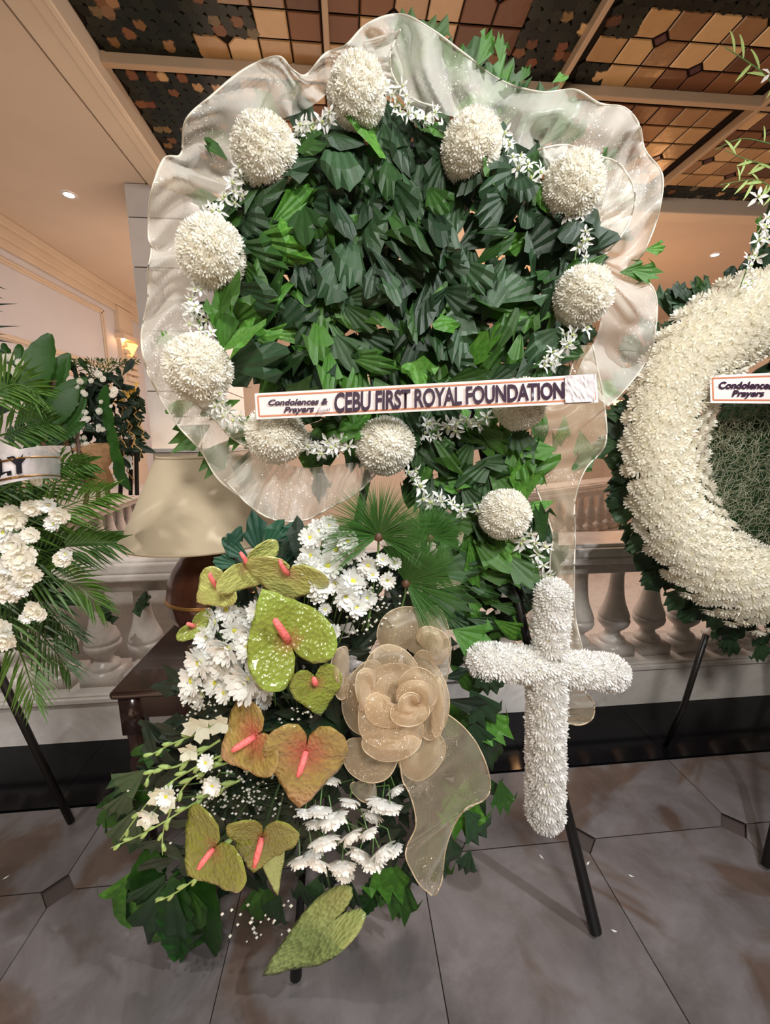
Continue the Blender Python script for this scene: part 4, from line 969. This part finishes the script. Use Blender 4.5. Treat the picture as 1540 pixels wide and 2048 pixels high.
# baby's breath
def breath(reg,n,label,seed,d=0):
    q=random.Random(seed); (x0,y0,x1,y1)=reg; t=inst('babys_breath',None,None,Matrix.Translation(PS((x0+x1)/2,(y0+y1)/2,d))); tag(t,label,'flowers'); m_=MB(); s_=MB(); root=PS((x0+x1)/2,(y0+y1)/2,.05)
    for k in range(n):
        u,v=q.gauss(.5,.25),q.gauss(.5,.25); p=PS(x0+(x1-x0)*u,y0+(y1-y0)*v,d+q.uniform(-.03,.03)); r=px(p,q.uniform(2.2,4.2)); off=[(0,0,r),(r,0,0),(0,r,0),(-r,0,0),(0,-r,0),(0,0,-r)]
        m_.add([p+Vector(o_) for o_ in off],[(0,1,2),(0,2,3),(0,3,4),(0,4,1),(5,2,1),(5,3,2),(5,4,3),(5,1,4)])
        s_.tube([p,p.lerp(root,.4)+Vector((0,.005,0)),root],.0005,3,cap=False)
    part('tiny_flowers',m_,M['breath'],t,kind='stuff'); part('thin_stems',s_,M['stemd'],t,kind='stuff')
breath((660,1150,800,1270),90,"tiny white baby's breath right of the upper daisies",1,-.01)
breath((350,1520,580,1660),170,"tiny white baby's breath between the anthuriums and the gladiolus",2,-.0)
breath((440,1810,580,1890),28,"tiny white baby's breath dangling lowest near the floor",3,-.01)
breath((560,1385,660,1450),26,"tiny white baby's breath under the short spadix anthurium",4,-.03)
breath((360,1380,430,1440),40,"tiny pale buds below the left daisy cluster",5,-.01)
# organza rose
ro=thing('organza_rose','big gold organza ribbon rose with a long hanging tail','ribbon',PS(800,1400,-.03))
def rosepetal(cx,cy,r0,r1,a0,a1,dz0,dz1,seed,sx=1,sy=1,amp=.12,name='petal',mat='rose'):
    n=44; mm=9; rows=[]
    for i in range(n):
        u=i/(n-1); a=math.radians(a0+(a1-a0)*u); row=[]
        env=math.sin(PI*u)**.45
        for j in range(mm):
            v=j/(mm-1); r=(r0+(r1-r0)*v*(.35+.65*env))*(1+amp*noise.noise((u*3,v*1.5,seed))*2*v+.04*math.sin(u*9+seed)*v)
            dd=dz0+(dz1-dz0)*(v**.7)*env - .012*math.sin(v*PI)*env+.016*noise.noise((u*4,v*2.5,seed+4))*v+.004*math.sin(u*13+seed*2)*v
            if v>.85: dd+=.006
            row.append(PS(cx+r*sx*math.cos(a),cy-r*sy*math.sin(a),dd))
        rows.append(row)
    m_=MB(); m_.grid(rows); o=part(name,m_,M[mat],ro,True)
    h=MB(); h.tube([r[-1] for r in rows],.0011,5); inst('hem',h.mesh('hem',M['hem'],True),o)
rosepetal(815,1300,2,82,-30,185,-.02,-.02,1,.95,.95)
rosepetal(800,1400,1,75,0,360,-.035,-.05,31)
rosepetal(850,1330,30,120,-70,95,.03,.02,2,.45,1.25,mat='tail')
rosepetal(760,1400,15,92,80,265,-.01,-.03,3,.85,1.1)
rosepetal(745,1475,20,92,180,350,-.01,-.04,4,.85,.95)
rosepetal(835,1480,15,85,205,380,-.01,-.03,5,.75,.95)
rosepetal(835,1400,20,72,-80,110,-.02,-.045,6,.85,1.45)
rosepetal(790,1385,15,95,20,200,-.03,-.06,7,.95,1.05)
rosepetal(790,1400,15,98,165,330,-.04,-.075,8,.95,1.02)
rosepetal(815,1400,10,72,-60,130,-.05,-.085,9,.95,1)
rosepetal(790,1400,8,62,150,350,-.06,-.09,10,1.1,.95)
rosepetal(745,1385,5,52,60,260,-.06,-.105,11,.7,1.2)
rosepetal(830,1405,4,48,-30,200,-.07,-.11,12,1.0,.9)
rosepetal(820,1410,3,44,170,380,-.07,-.115,13,1.1,.9)
rosepetal(825,1408,2,26,0,330,-.08,-.12,14,1,1)
rosepetal(700,1340,4,60,100,260,-.0,-.05,21,.6,1.3)
rosepetal(850,1300,4,55,-60,140,-.03,-.06,22,.8,1)
rosepetal(790,1455,4,80,190,345,-.05,-.085,23,1.05,.8)
rosepetal(865,1410,4,50,-100,80,-.05,-.075,24,.6,1.6)
rosepetal(730,1560,6,40,190,340,.0,.0,15,1,1.0,mat='tail')
sheet('tail',[(890,1425),(925,1452),(955,1490),(976,1540),(980,1580),(965,1602),(932,1617),(906,1655),(890,1705),(884,1760),(872,1790)],
 [(800,1520),(805,1560),(818,1585),(829,1620),(831,1655),(815,1690),(812,1715),(825,1745),(840,1770),(858,1786),(864,1792)],
 PS,M['tail'],ro,90,12,.012,2.5,-.02,-.03,2,9.0,hemr=.0016,hemmat=M['hem'])
#@@RIGHT
# ================================================================ right ring wreath
YR=1.30
RC=(1585,903)
def PR(x,y,d=0): return P(x,y,YR+d)
es=thing('ring_easel','thin dark easel legs under the ring wreath at right','easel',PZ(1527,1738,0)); 
mb=MB(); mb.tube([P(1412,1270,1.40),P(1368,1410,1.42),PZ(1330,1492,0)],.011,8); part('leg',mb,M['leg'],es,True)
mb=MB(); mb.tube([PZ(1530,1738,0)+Vector((0,0,.01)),P(1585,1500,1.15),P(1600,1200,1.40)],.013,8); part('leg',mb,M['leg'],es,True)
mb=MB(); mb.tube([PZ(1640,1500,0)+Vector((0,0,.01)),P(1600,1300,1.5),P(1580,900,1.42)],.011,8); part('leg',mb,M['leg'],es,True)
rw=thing('ring_wreath','ring wreath thick with cream white chrysanthemums, cut off at the right edge','wreath',PR(*RC,.05))
bk=MB(); q=random.Random(21)
def rpt(a,s):   # angle degrees (0 right, 90 up), s across the band -1 inner .. 1 outer
    a=math.radians(a); c_,s_=math.cos(a),math.sin(a)
    ri=Vector((178*c_,-205*s_)); ro_=Vector((332*c_,-368*s_)); m_=(ri+ro_)/2; h=(ro_-ri)/2
    return RC[0]+m_.x+h.x*s,RC[1]+m_.y+h.y*s
for k in range(260):
    a=q.uniform(75,290); x,y=rpt(a,q.uniform(-1,1.1)); p=PR(x,y,q.uniform(.05,.10)); lf=leaflet(k%7,.8,.3,.1,5); an=q.uniform(0,6.28); L=q.uniform(.08,.12)
    X=Vector((math.cos(an),q.uniform(-.2,.2),math.sin(an))).normalized(); Yv=Vector((0,-1,0)).cross(X).normalized(); Z=X.cross(Yv); bk.add([p+(X*v[0]+Yv*v[1]+Z*v[2])*L for v in lf.v],lf.f)
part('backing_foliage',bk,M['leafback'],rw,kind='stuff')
for k in range(74):
    a=100+165*(k+.5)/74+q.uniform(-2,2); x,y=rpt(a,.85+q.uniform(-.3,.35))
    if abs(x-1430)<75 and abs(y-530)<70 or x<1290 and abs(y-725)<22: continue
    place_leaf(q.choice(LFR),rw,PR(x,y,.06+q.uniform(-.02,.03)),a+q.uniform(-45,45),q.uniform(.09,.135),q.uniform(-.1,.2),q.uniform(-.4,.4))
cp=[]
for i in range(33): 
    x,y=rpt(70+i*7,0); cp.append(PR(x,y,.0))
mb=MB(); mb.tube(cp,.066,12); part('foam_core',mb,foam,rw,True)
cnt=0
for i in range(46):
    a=84+ i*4.45
    for j in range(8):
        s=-1.02+2.04*(j+(.5 if i%2 else .0))/7.5
        if s>1.04: continue
        x,y=rpt(a+q.uniform(-.8,.8),s*.97); 
        if x>1600: continue
        th=math.asin(max(-1,min(1,s*.95))); cx,cy=rpt(a,0); c0=PR(cx,cy); p=PR(x,y,-.088*math.cos(th)+.01); d=(p-c0).normalized()+Vector((q.uniform(-.2,.2),-.15,q.uniform(-.2,.2)))
        inst('blossom',q.choice(RNG),rw,facing(p,d,q.uniform(0,6),.031*q.uniform(.9,1.15))); cnt+=1
# fibre in the middle
m_=MB()
for k in range(1500):
    a=q.uniform(0,6.28); r=math.sqrt(q.random()); x=RC[0]+200*r*math.cos(a); y=RC[1]+30+190*r*math.sin(a); an=q.gauss(.5,.8); L=q.uniform(25,70); p=[]
    for i in range(6):
        u=i/5-.5; p.append(PR(x+u*L*math.cos(an)+8*math.sin(u*6+k),y-u*L*math.sin(an)+8*math.cos(u*5+k),q.uniform(-.0,.03)))
    m_.tube(p,.0007,3,cap=False)
part('moss_fibre',m_,M['moss'],rw,kind='stuff')
m_=MB(); m_.lathe([(0,0),(.19,0),(.345,.0),(.345,.01),(0,.01)],(0,0,0),32); o=inst('backing_disc',m_.mesh('backing_disc',M['leafback']),rw,Matrix.Translation(PR(RC[0],RC[1],.08))@Matrix.Rotation(PI/2,4,'X'))
for k,(x,y,an,L) in enumerate(((1510,500,80,.12),(1520,560,60,.13),(1410,590,120,.07),(1425,600,140,.12),(1530,500,100,.15),(1380,610,130,.1),(1340,690,150,.1),(1520,640,80,.12))):
    place_leaf(LFR[k%3] if k%2 else LF[k%6],rw,PR(x,y,-.0 if k in(1,7) else .05),an,L,.1,.2)
# orchid spray at the ring's top
orch_spray([(1545,420),(1520,470),(1500,520),(1480,575)],9,'white green orchid spray at the top of the ring wreath',grp='orchids on the ring wreath',fn=PR,dy=-.09,size=22)
def twiggy(path,label,fn,leafn=10,flw=()):
    ps=spl([fn(x,y,-.05) for x,y in path],24); t=thing('green_orchid',label,'orchid',ps[0]); m_=MB(); m_.tube(ps,.0022,5,r2=.001); part('stem',m_,M['stem'],t,True); q=random.Random(path[0][1])
    for i in range(leafn):
        p=ps[2+int(i*20/leafn)]; me=LEAFN; place_leaf(me,t,p,q.uniform(100,260),q.uniform(.03,.06),.2,0,'bud')
    for x,y,r in flw:
        p=fn(x,y,-.06); inst('flower',OR[0],t,facing(p,(-.2,-1,.1),1,px(p,r)))
LEAFN=blade(1,.16,6,.2).mesh('bud',M['bud'],True)
twiggy([(1560,400),(1535,370),(1500,360),(1440,370)],'light green orchid stem curling over the ring wreath',PR,10,((1515,395,22),))
twiggy([(1560,350),(1530,330),(1495,320),(1450,300)],'second light green orchid stem above the curling one',PR,7)
twiggy([(1560,190),(1530,150),(1490,120),(1450,95)],'highest light green orchid stem against the stained glass ceiling',PR,7,((1540,148,20),))
twiggy([(1570,300),(1530,285),(1480,278),(1430,300)],'slender green blade crossing the ceiling above the ring wreath',PR,3)
#@@LEFT
# ================================================================ left spray
YL=1.02
def PL(x,y,d=0): return P(x,y,YL+d)
ls=thing('palm_spray','standing spray of palm fronds and cream flowers cut off at the left edge','flower arrangement',PL(10,1200))
def frond(parent,path,n,L,mat,fn,seed,spread=55,name='palm_frond',wd=.016):
    q=random.Random(seed); ps=spl([fn(x,y,0) for x,y in path],n+2); m_=MB(); m_.tube(ps,.003,5,r2=.001)
    for i in range(1,n+1):
        ax=(ps[i+1]-ps[i-1]).normalized() if i<n+1 else (ps[i]-ps[i-1]).normalized(); side=ax.cross(Vector((0,1,0))).normalized(); u=i/n; LL=L*(.55+.45*math.sin(PI*min(1,u*.9+.12)))*q.uniform(.9,1.1)
        for sg in (1,-1):
            an=math.radians(spread*(1-.55*u)); d=(ax*math.cos(an)+side*sg*math.sin(an)+Vector((0,q.uniform(-.3,.1),0))).normalized(); wv=d.cross(Vector((0,-1,.2))).normalized()*wd*.5
            b=ps[i]; c1=b+d*LL*.45; e=b+d*LL+Vector((0,0,-LL*.14))
            m_.add([b,c1+wv,c1-wv,c1+Vector((0,.004,0)),e],[(0,3,1),(0,2,3),(1,3,4),(3,2,4)])
    return part(name,m_,M[mat],parent)
for i,(path,n,L) in enumerate([([(-20,1110),(60,1050),(140,1010),(215,985)],18,.11),([(-20,1130),(60,1110),(150,1090),(225,1085)],18,.11),([(-10,1150),(60,1150),(140,1165),(200,1210)],17,.11),
  ([(-10,1190),(50,1230),(100,1290),(140,1340)],15,.10),([(-20,1180),(20,1260),(50,1330),(70,1400)],13,.12),([(-30,1000),(40,960),(110,930),(180,925)],15,.08),([(-30,800),(10,775),(40,770),(80,790)],12,.10),([(-20,1080),(50,1010),(120,960),(170,935)],14,.09),([(-20,1140),(60,1170),(110,1230),(150,1270)],14,.10),([(-30,880),(20,865),(60,850),(105,845)],12,.09)]):
    frond(ls,path,int(n*1.5),L,'palm',PL,i,wd=.0085)
m_=MB()
for k,(y,x2,y2) in enumerate(((560,16,580),(575,10,600),(606,38,607),(640,0,592),(650,44,652),(672,28,686),(690,20,708),(620,8,622),(660,14,670))):
    a=PL(-30,y+4,-.02);b=PL(x2,y2,-.05); w_=Vector((0,0,.0035)); m_.add([a-w_,a+w_,b],[(0,2,1)])
part('palm_tip',m_,M['leafback'],ls,kind='stuff')
bk=MB()
for k in range(120):
    x,y=q.uniform(-60,110),q.uniform(950,1290); 
    if x>110-(abs(y-1120)/170)**2*60: continue
    p=PL(x,y,q.uniform(.03,.08)); lf=leaflet(k%7,.5,.3,.1,5); an=q.uniform(0,6.28); L=q.uniform(.06,.11); X=Vector((math.cos(an),0,math.sin(an))); Yv=Vector((0,-1,0)).cross(X).normalized(); Z=X.cross(Yv); bk.add([p+(X*v[0]+Yv*v[1]+Z*v[2])*L for v in lf.v],lf.f)
part('backing_foliage',bk,M['leafback'],ls,kind='stuff')
mb=MB(); mb.tube([PL(-10,1330,.15),P(62,1480,1.30),PZ(143,1648,0)+Vector((0,0,.01))],[.011,.012,.012],8); part('easel_leg',mb,M['leg'],ls,True)
CRMF=pompon(19,16,11,[M['mum'],M['daisyw']],1.3)
DL=[(98,1008,22),(120,1030,20),(65,1015,20),(108,1048,18),(62,1070,18),(20,1035,30),(8,1065,26),(28,1090,26),(40,1115,30),(20,1130,24),(55,1150,26),(15,1180,30),(40,1170,26),(0,1150,26),(125,1118,18),(132,1108,16),(70,1218,20),(80,1228,16),(55,1232,16),(8,1280,24),(-2,1255,22),(10,1265,16),(75,960,14)]
RL=rowlabels(DL,6,'left palm spray','cream chrysanthemum')
for i,(x,y,r) in enumerate(DL):
    p=PL(x,y,-.10); n_=Vector((q.uniform(-.2,.7),-1,q.uniform(-.4,.4))); t=thing('chrysanthemum',RL[i],'chrysanthemum',p,'white flowers in the left palm spray'); F=facing(p,n_,i,px(p,r)*1.0)
    if i%3: inst('petals',CRMF,t,F)
    else: inst('petals',DS[1],t,F); inst('centre',DSC,t,F)
    px_=0; m_=MB(); m_.tube([p,p+Vector((-.02,.06,-.02))],.0014,5); part('stem',m_,M['stem'],t)
# ================================================================ far stands at left
def farstand(label,c,Y,items,cat='flower arrangement'):
    return thing('flower_stand',label,cat,P(*c,Y))
YB=2.35
fs=farstand('small flower stand with round white blossoms and burlap base before the column','',YB,0) if 0 else thing('flower_stand','small flower stand with round white blossoms and burlap wrap before the column','flower arrangement',P(200,960,YB))
def PB(x,y,d=0): return P(x,y,YB+d)
bk=MB(); q=random.Random(31)
for k in range(170):
    x=q.gauss(195,28); y=q.uniform(745,915)
    p=PB(x,y,q.uniform(-.06,.06)); lf=leaflet(k%7,.4,.2,.1,4); an=q.uniform(0,6.28); L=q.uniform(.06,.12); X=Vector((math.cos(an),0,math.sin(an))); Yv=Vector((0,-1,0)).cross(X).normalized(); Z=X.cross(Yv); bk.add([p+(X*v[0]+Yv*v[1]+Z*v[2])*L for v in lf.v],lf.f)
part('foliage',bk,M['leafback'],fs,kind='stuff')
for i in range(34):
    u=i/34; x=165+q.uniform(-25,70)*(1-.4*u); y=745+u*165+q.uniform(-8,8); inst('blossom',MUM[1],fs,facing(PB(x,y,-.10),(q.uniform(-.3,.3),-1,.2),i,px(PB(x,y),q.uniform(4,8))))
for a in range(7): frond(fs,[(200,760),(200+(a-3)*14,730),(200+(a-3)*26,722)],8,.05,'palm',PB,a,wd=.006)
for a in range(5): place_leaf(BR[0],fs,PB(215+a*4,770+a*38,-.08),250+a*8,.16,.1,.2)
m_=MB(); c=PB(195,935,0); m_.lathe([(.02,-.10),(.07,-.08),(.05,.0),(.12,.10),(.10,.13)],c,14); part('burlap_wrap',m_,M['burlap'],fs,True)
m_=MB()
for dx in (-14,2,16): m_.tube([PB(195+dx,950),PB(193+dx*1.6,1010)],.012,6)
part('stand_legs',m_,M['legw'],fs)
ts=thing('willow_arrangement','dark arrangement with curly golden willow twigs against the column','flower arrangement',P(258,960,2.5))
def PC(x,y,d=0): return P(x,y,2.5+d)
for k,(x0_,y0_,x1_,y1_) in enumerate(((238,810,285,915),(245,790,270,900),(262,800,290,880),(235,830,262,960))):
    m_=MB(); m_.tube([PC(x0_+(x1_-x0_)*i/14+5*math.sin(i*1.7+k),y0_+(y1_-y0_)*i/14) for i in range(15)],.004,5); part('twig',m_,M['twig'],ts,True)
bk=MB()
for k in range(120):
    x=q.gauss(262,11); y=q.uniform(790,900); p=PC(x,y,q.uniform(.0,.1)); lf=leaflet(k%7,.4,.2,.1,4); an=q.uniform(0,6.28); L=q.uniform(.05,.1); X=Vector((math.cos(an),0,math.sin(an))); Yv=Vector((0,-1,0)).cross(X).normalized(); Z=X.cross(Yv); bk.add([p+(X*v[0]+Yv*v[1]+Z*v[2])*L for v in lf.v],lf.f)
part('foliage',bk,M['leafback'],ts,kind='stuff')
for i in range(14): inst('blossom',CRS[0],ts,facing(PC(245+q.uniform(-12,18),930+q.uniform(-18,12),-.05),(0,-1,.2),i,px(PC(240,930),5)))
yl=petalmat('yellow_blossom',(.85,.62,.15),.3); ym=pompon(9,7,5,[yl,yl])
for i in range(16): inst('blossom',ym,ts,facing(PC(232+i*2.6+q.uniform(-4,4),806-i*2.4+q.uniform(-6,6),-.05),(0,-1,.2),i,px(PC(240,930),5)))
m_=MB()
for dx in (-12,4,14): m_.tube([PC(258+dx,880,.02),PC(256+dx*1.3,990,.02)],.012,6)
part('stand_legs',m_,M['leg'],ts)
bs=thing('broad_leaf_arrangement','tall dark arrangement of broad leaves in front of the white panelled wall','flower arrangement',P(100,960,2.2))
def PD(x,y,d=0): return P(x,y,2.2+d)
for k,(x,y,an,L) in enumerate(((60,800,72,.33),(48,790,88,.24),(85,800,60,.26),(40,820,110,.22),(95,830,45,.25),(70,860,80,.26),(110,850,60,.22),(60,900,65,.25),(95,900,80,.24),(120,880,35,.15),(130,860,60,.2),(30,760,100,.18),(15,800,95,.2))):
    o=place_leaf(BR[k%2],bs,PD(x,y,.03*(k%3)),an,L,.05,.2)
for k in range(30): place_leaf(LFD[k%3],bs,PD(q.uniform(20,150),q.uniform(790,920),.05),q.uniform(0,360),.12,.1,.2)
for i in range(9): inst('blossom',MUM[0],bs,facing(PD(q.uniform(0,40),q.uniform(715,750),-.05),(0,-1,.2),i,px(PD(20,730),9)))
m_=MB(); m_.tube([PD(105,760,.08),PD(150,960,.02)],.014,6); m_.tube([PD(110,760,.08),PD(75,960,.02)],.014,6); m_.tube([PD(150,820,.08),PD(165,970,.0)],.010,6); part('stand_legs',m_,M['legw'],bs)
pt=thing('planter','marble planter box topped with green grass behind the balustrade at left','planter',(-1,2.4,0))
mb=MB(); mb.box((-2.3,2.45,.0),(.1,2.85,.70)); bevel(part('box',mb,M['marble'],pt))
mb=MB(); mb.box((-2.28,2.47,.70),(.08,2.83,.765)); part('grass',mb,M['hedge'],pt,kind='stuff')
# ivy sprigs on the balusters
iv=thing('leaf_sprig','dark leaves poking between balusters left of the side table','leaves',P(215,1235,1.70))
for x,y,an in ((225,1225,200),(222,1222,170),(238,1235,190),(275,1225,60),(280,1235,100),(285,1215,80)): place_leaf(LFD[1],iv,P(x,y,1.70),an,.07,.1,.1)

for x,y,l in ((1262,1752,'white petal on the floor right of the big easel leg'),(1228,1862,'white petal on the floor beside the big easel foot'),(1176,1727,'white petal on the floor by the dark tile inset behind the leg'),(12,1755,'white petal on the floor at the far left'),(1083,1714,'white petal on the floor left of the big easel leg')):
    c=PZ(x,y,.002); m_=MB(); a=rnd.uniform(0,6); u=Vector((math.cos(a),math.sin(a),0)); v=Vector((-u.y,u.x,0)); L=.009
    m_.add([c-u*L,c+v*L*.35,c+u*L+Vector((0,0,.003)),c-v*L*.35,c+Vector((0,0,-.001))],[(0,1,4),(1,2,4),(2,3,4),(3,0,4)][::1]); o=part('fallen_petal',m_,M['orchid']); tag(o,l,'petal','petals fallen on the floor')
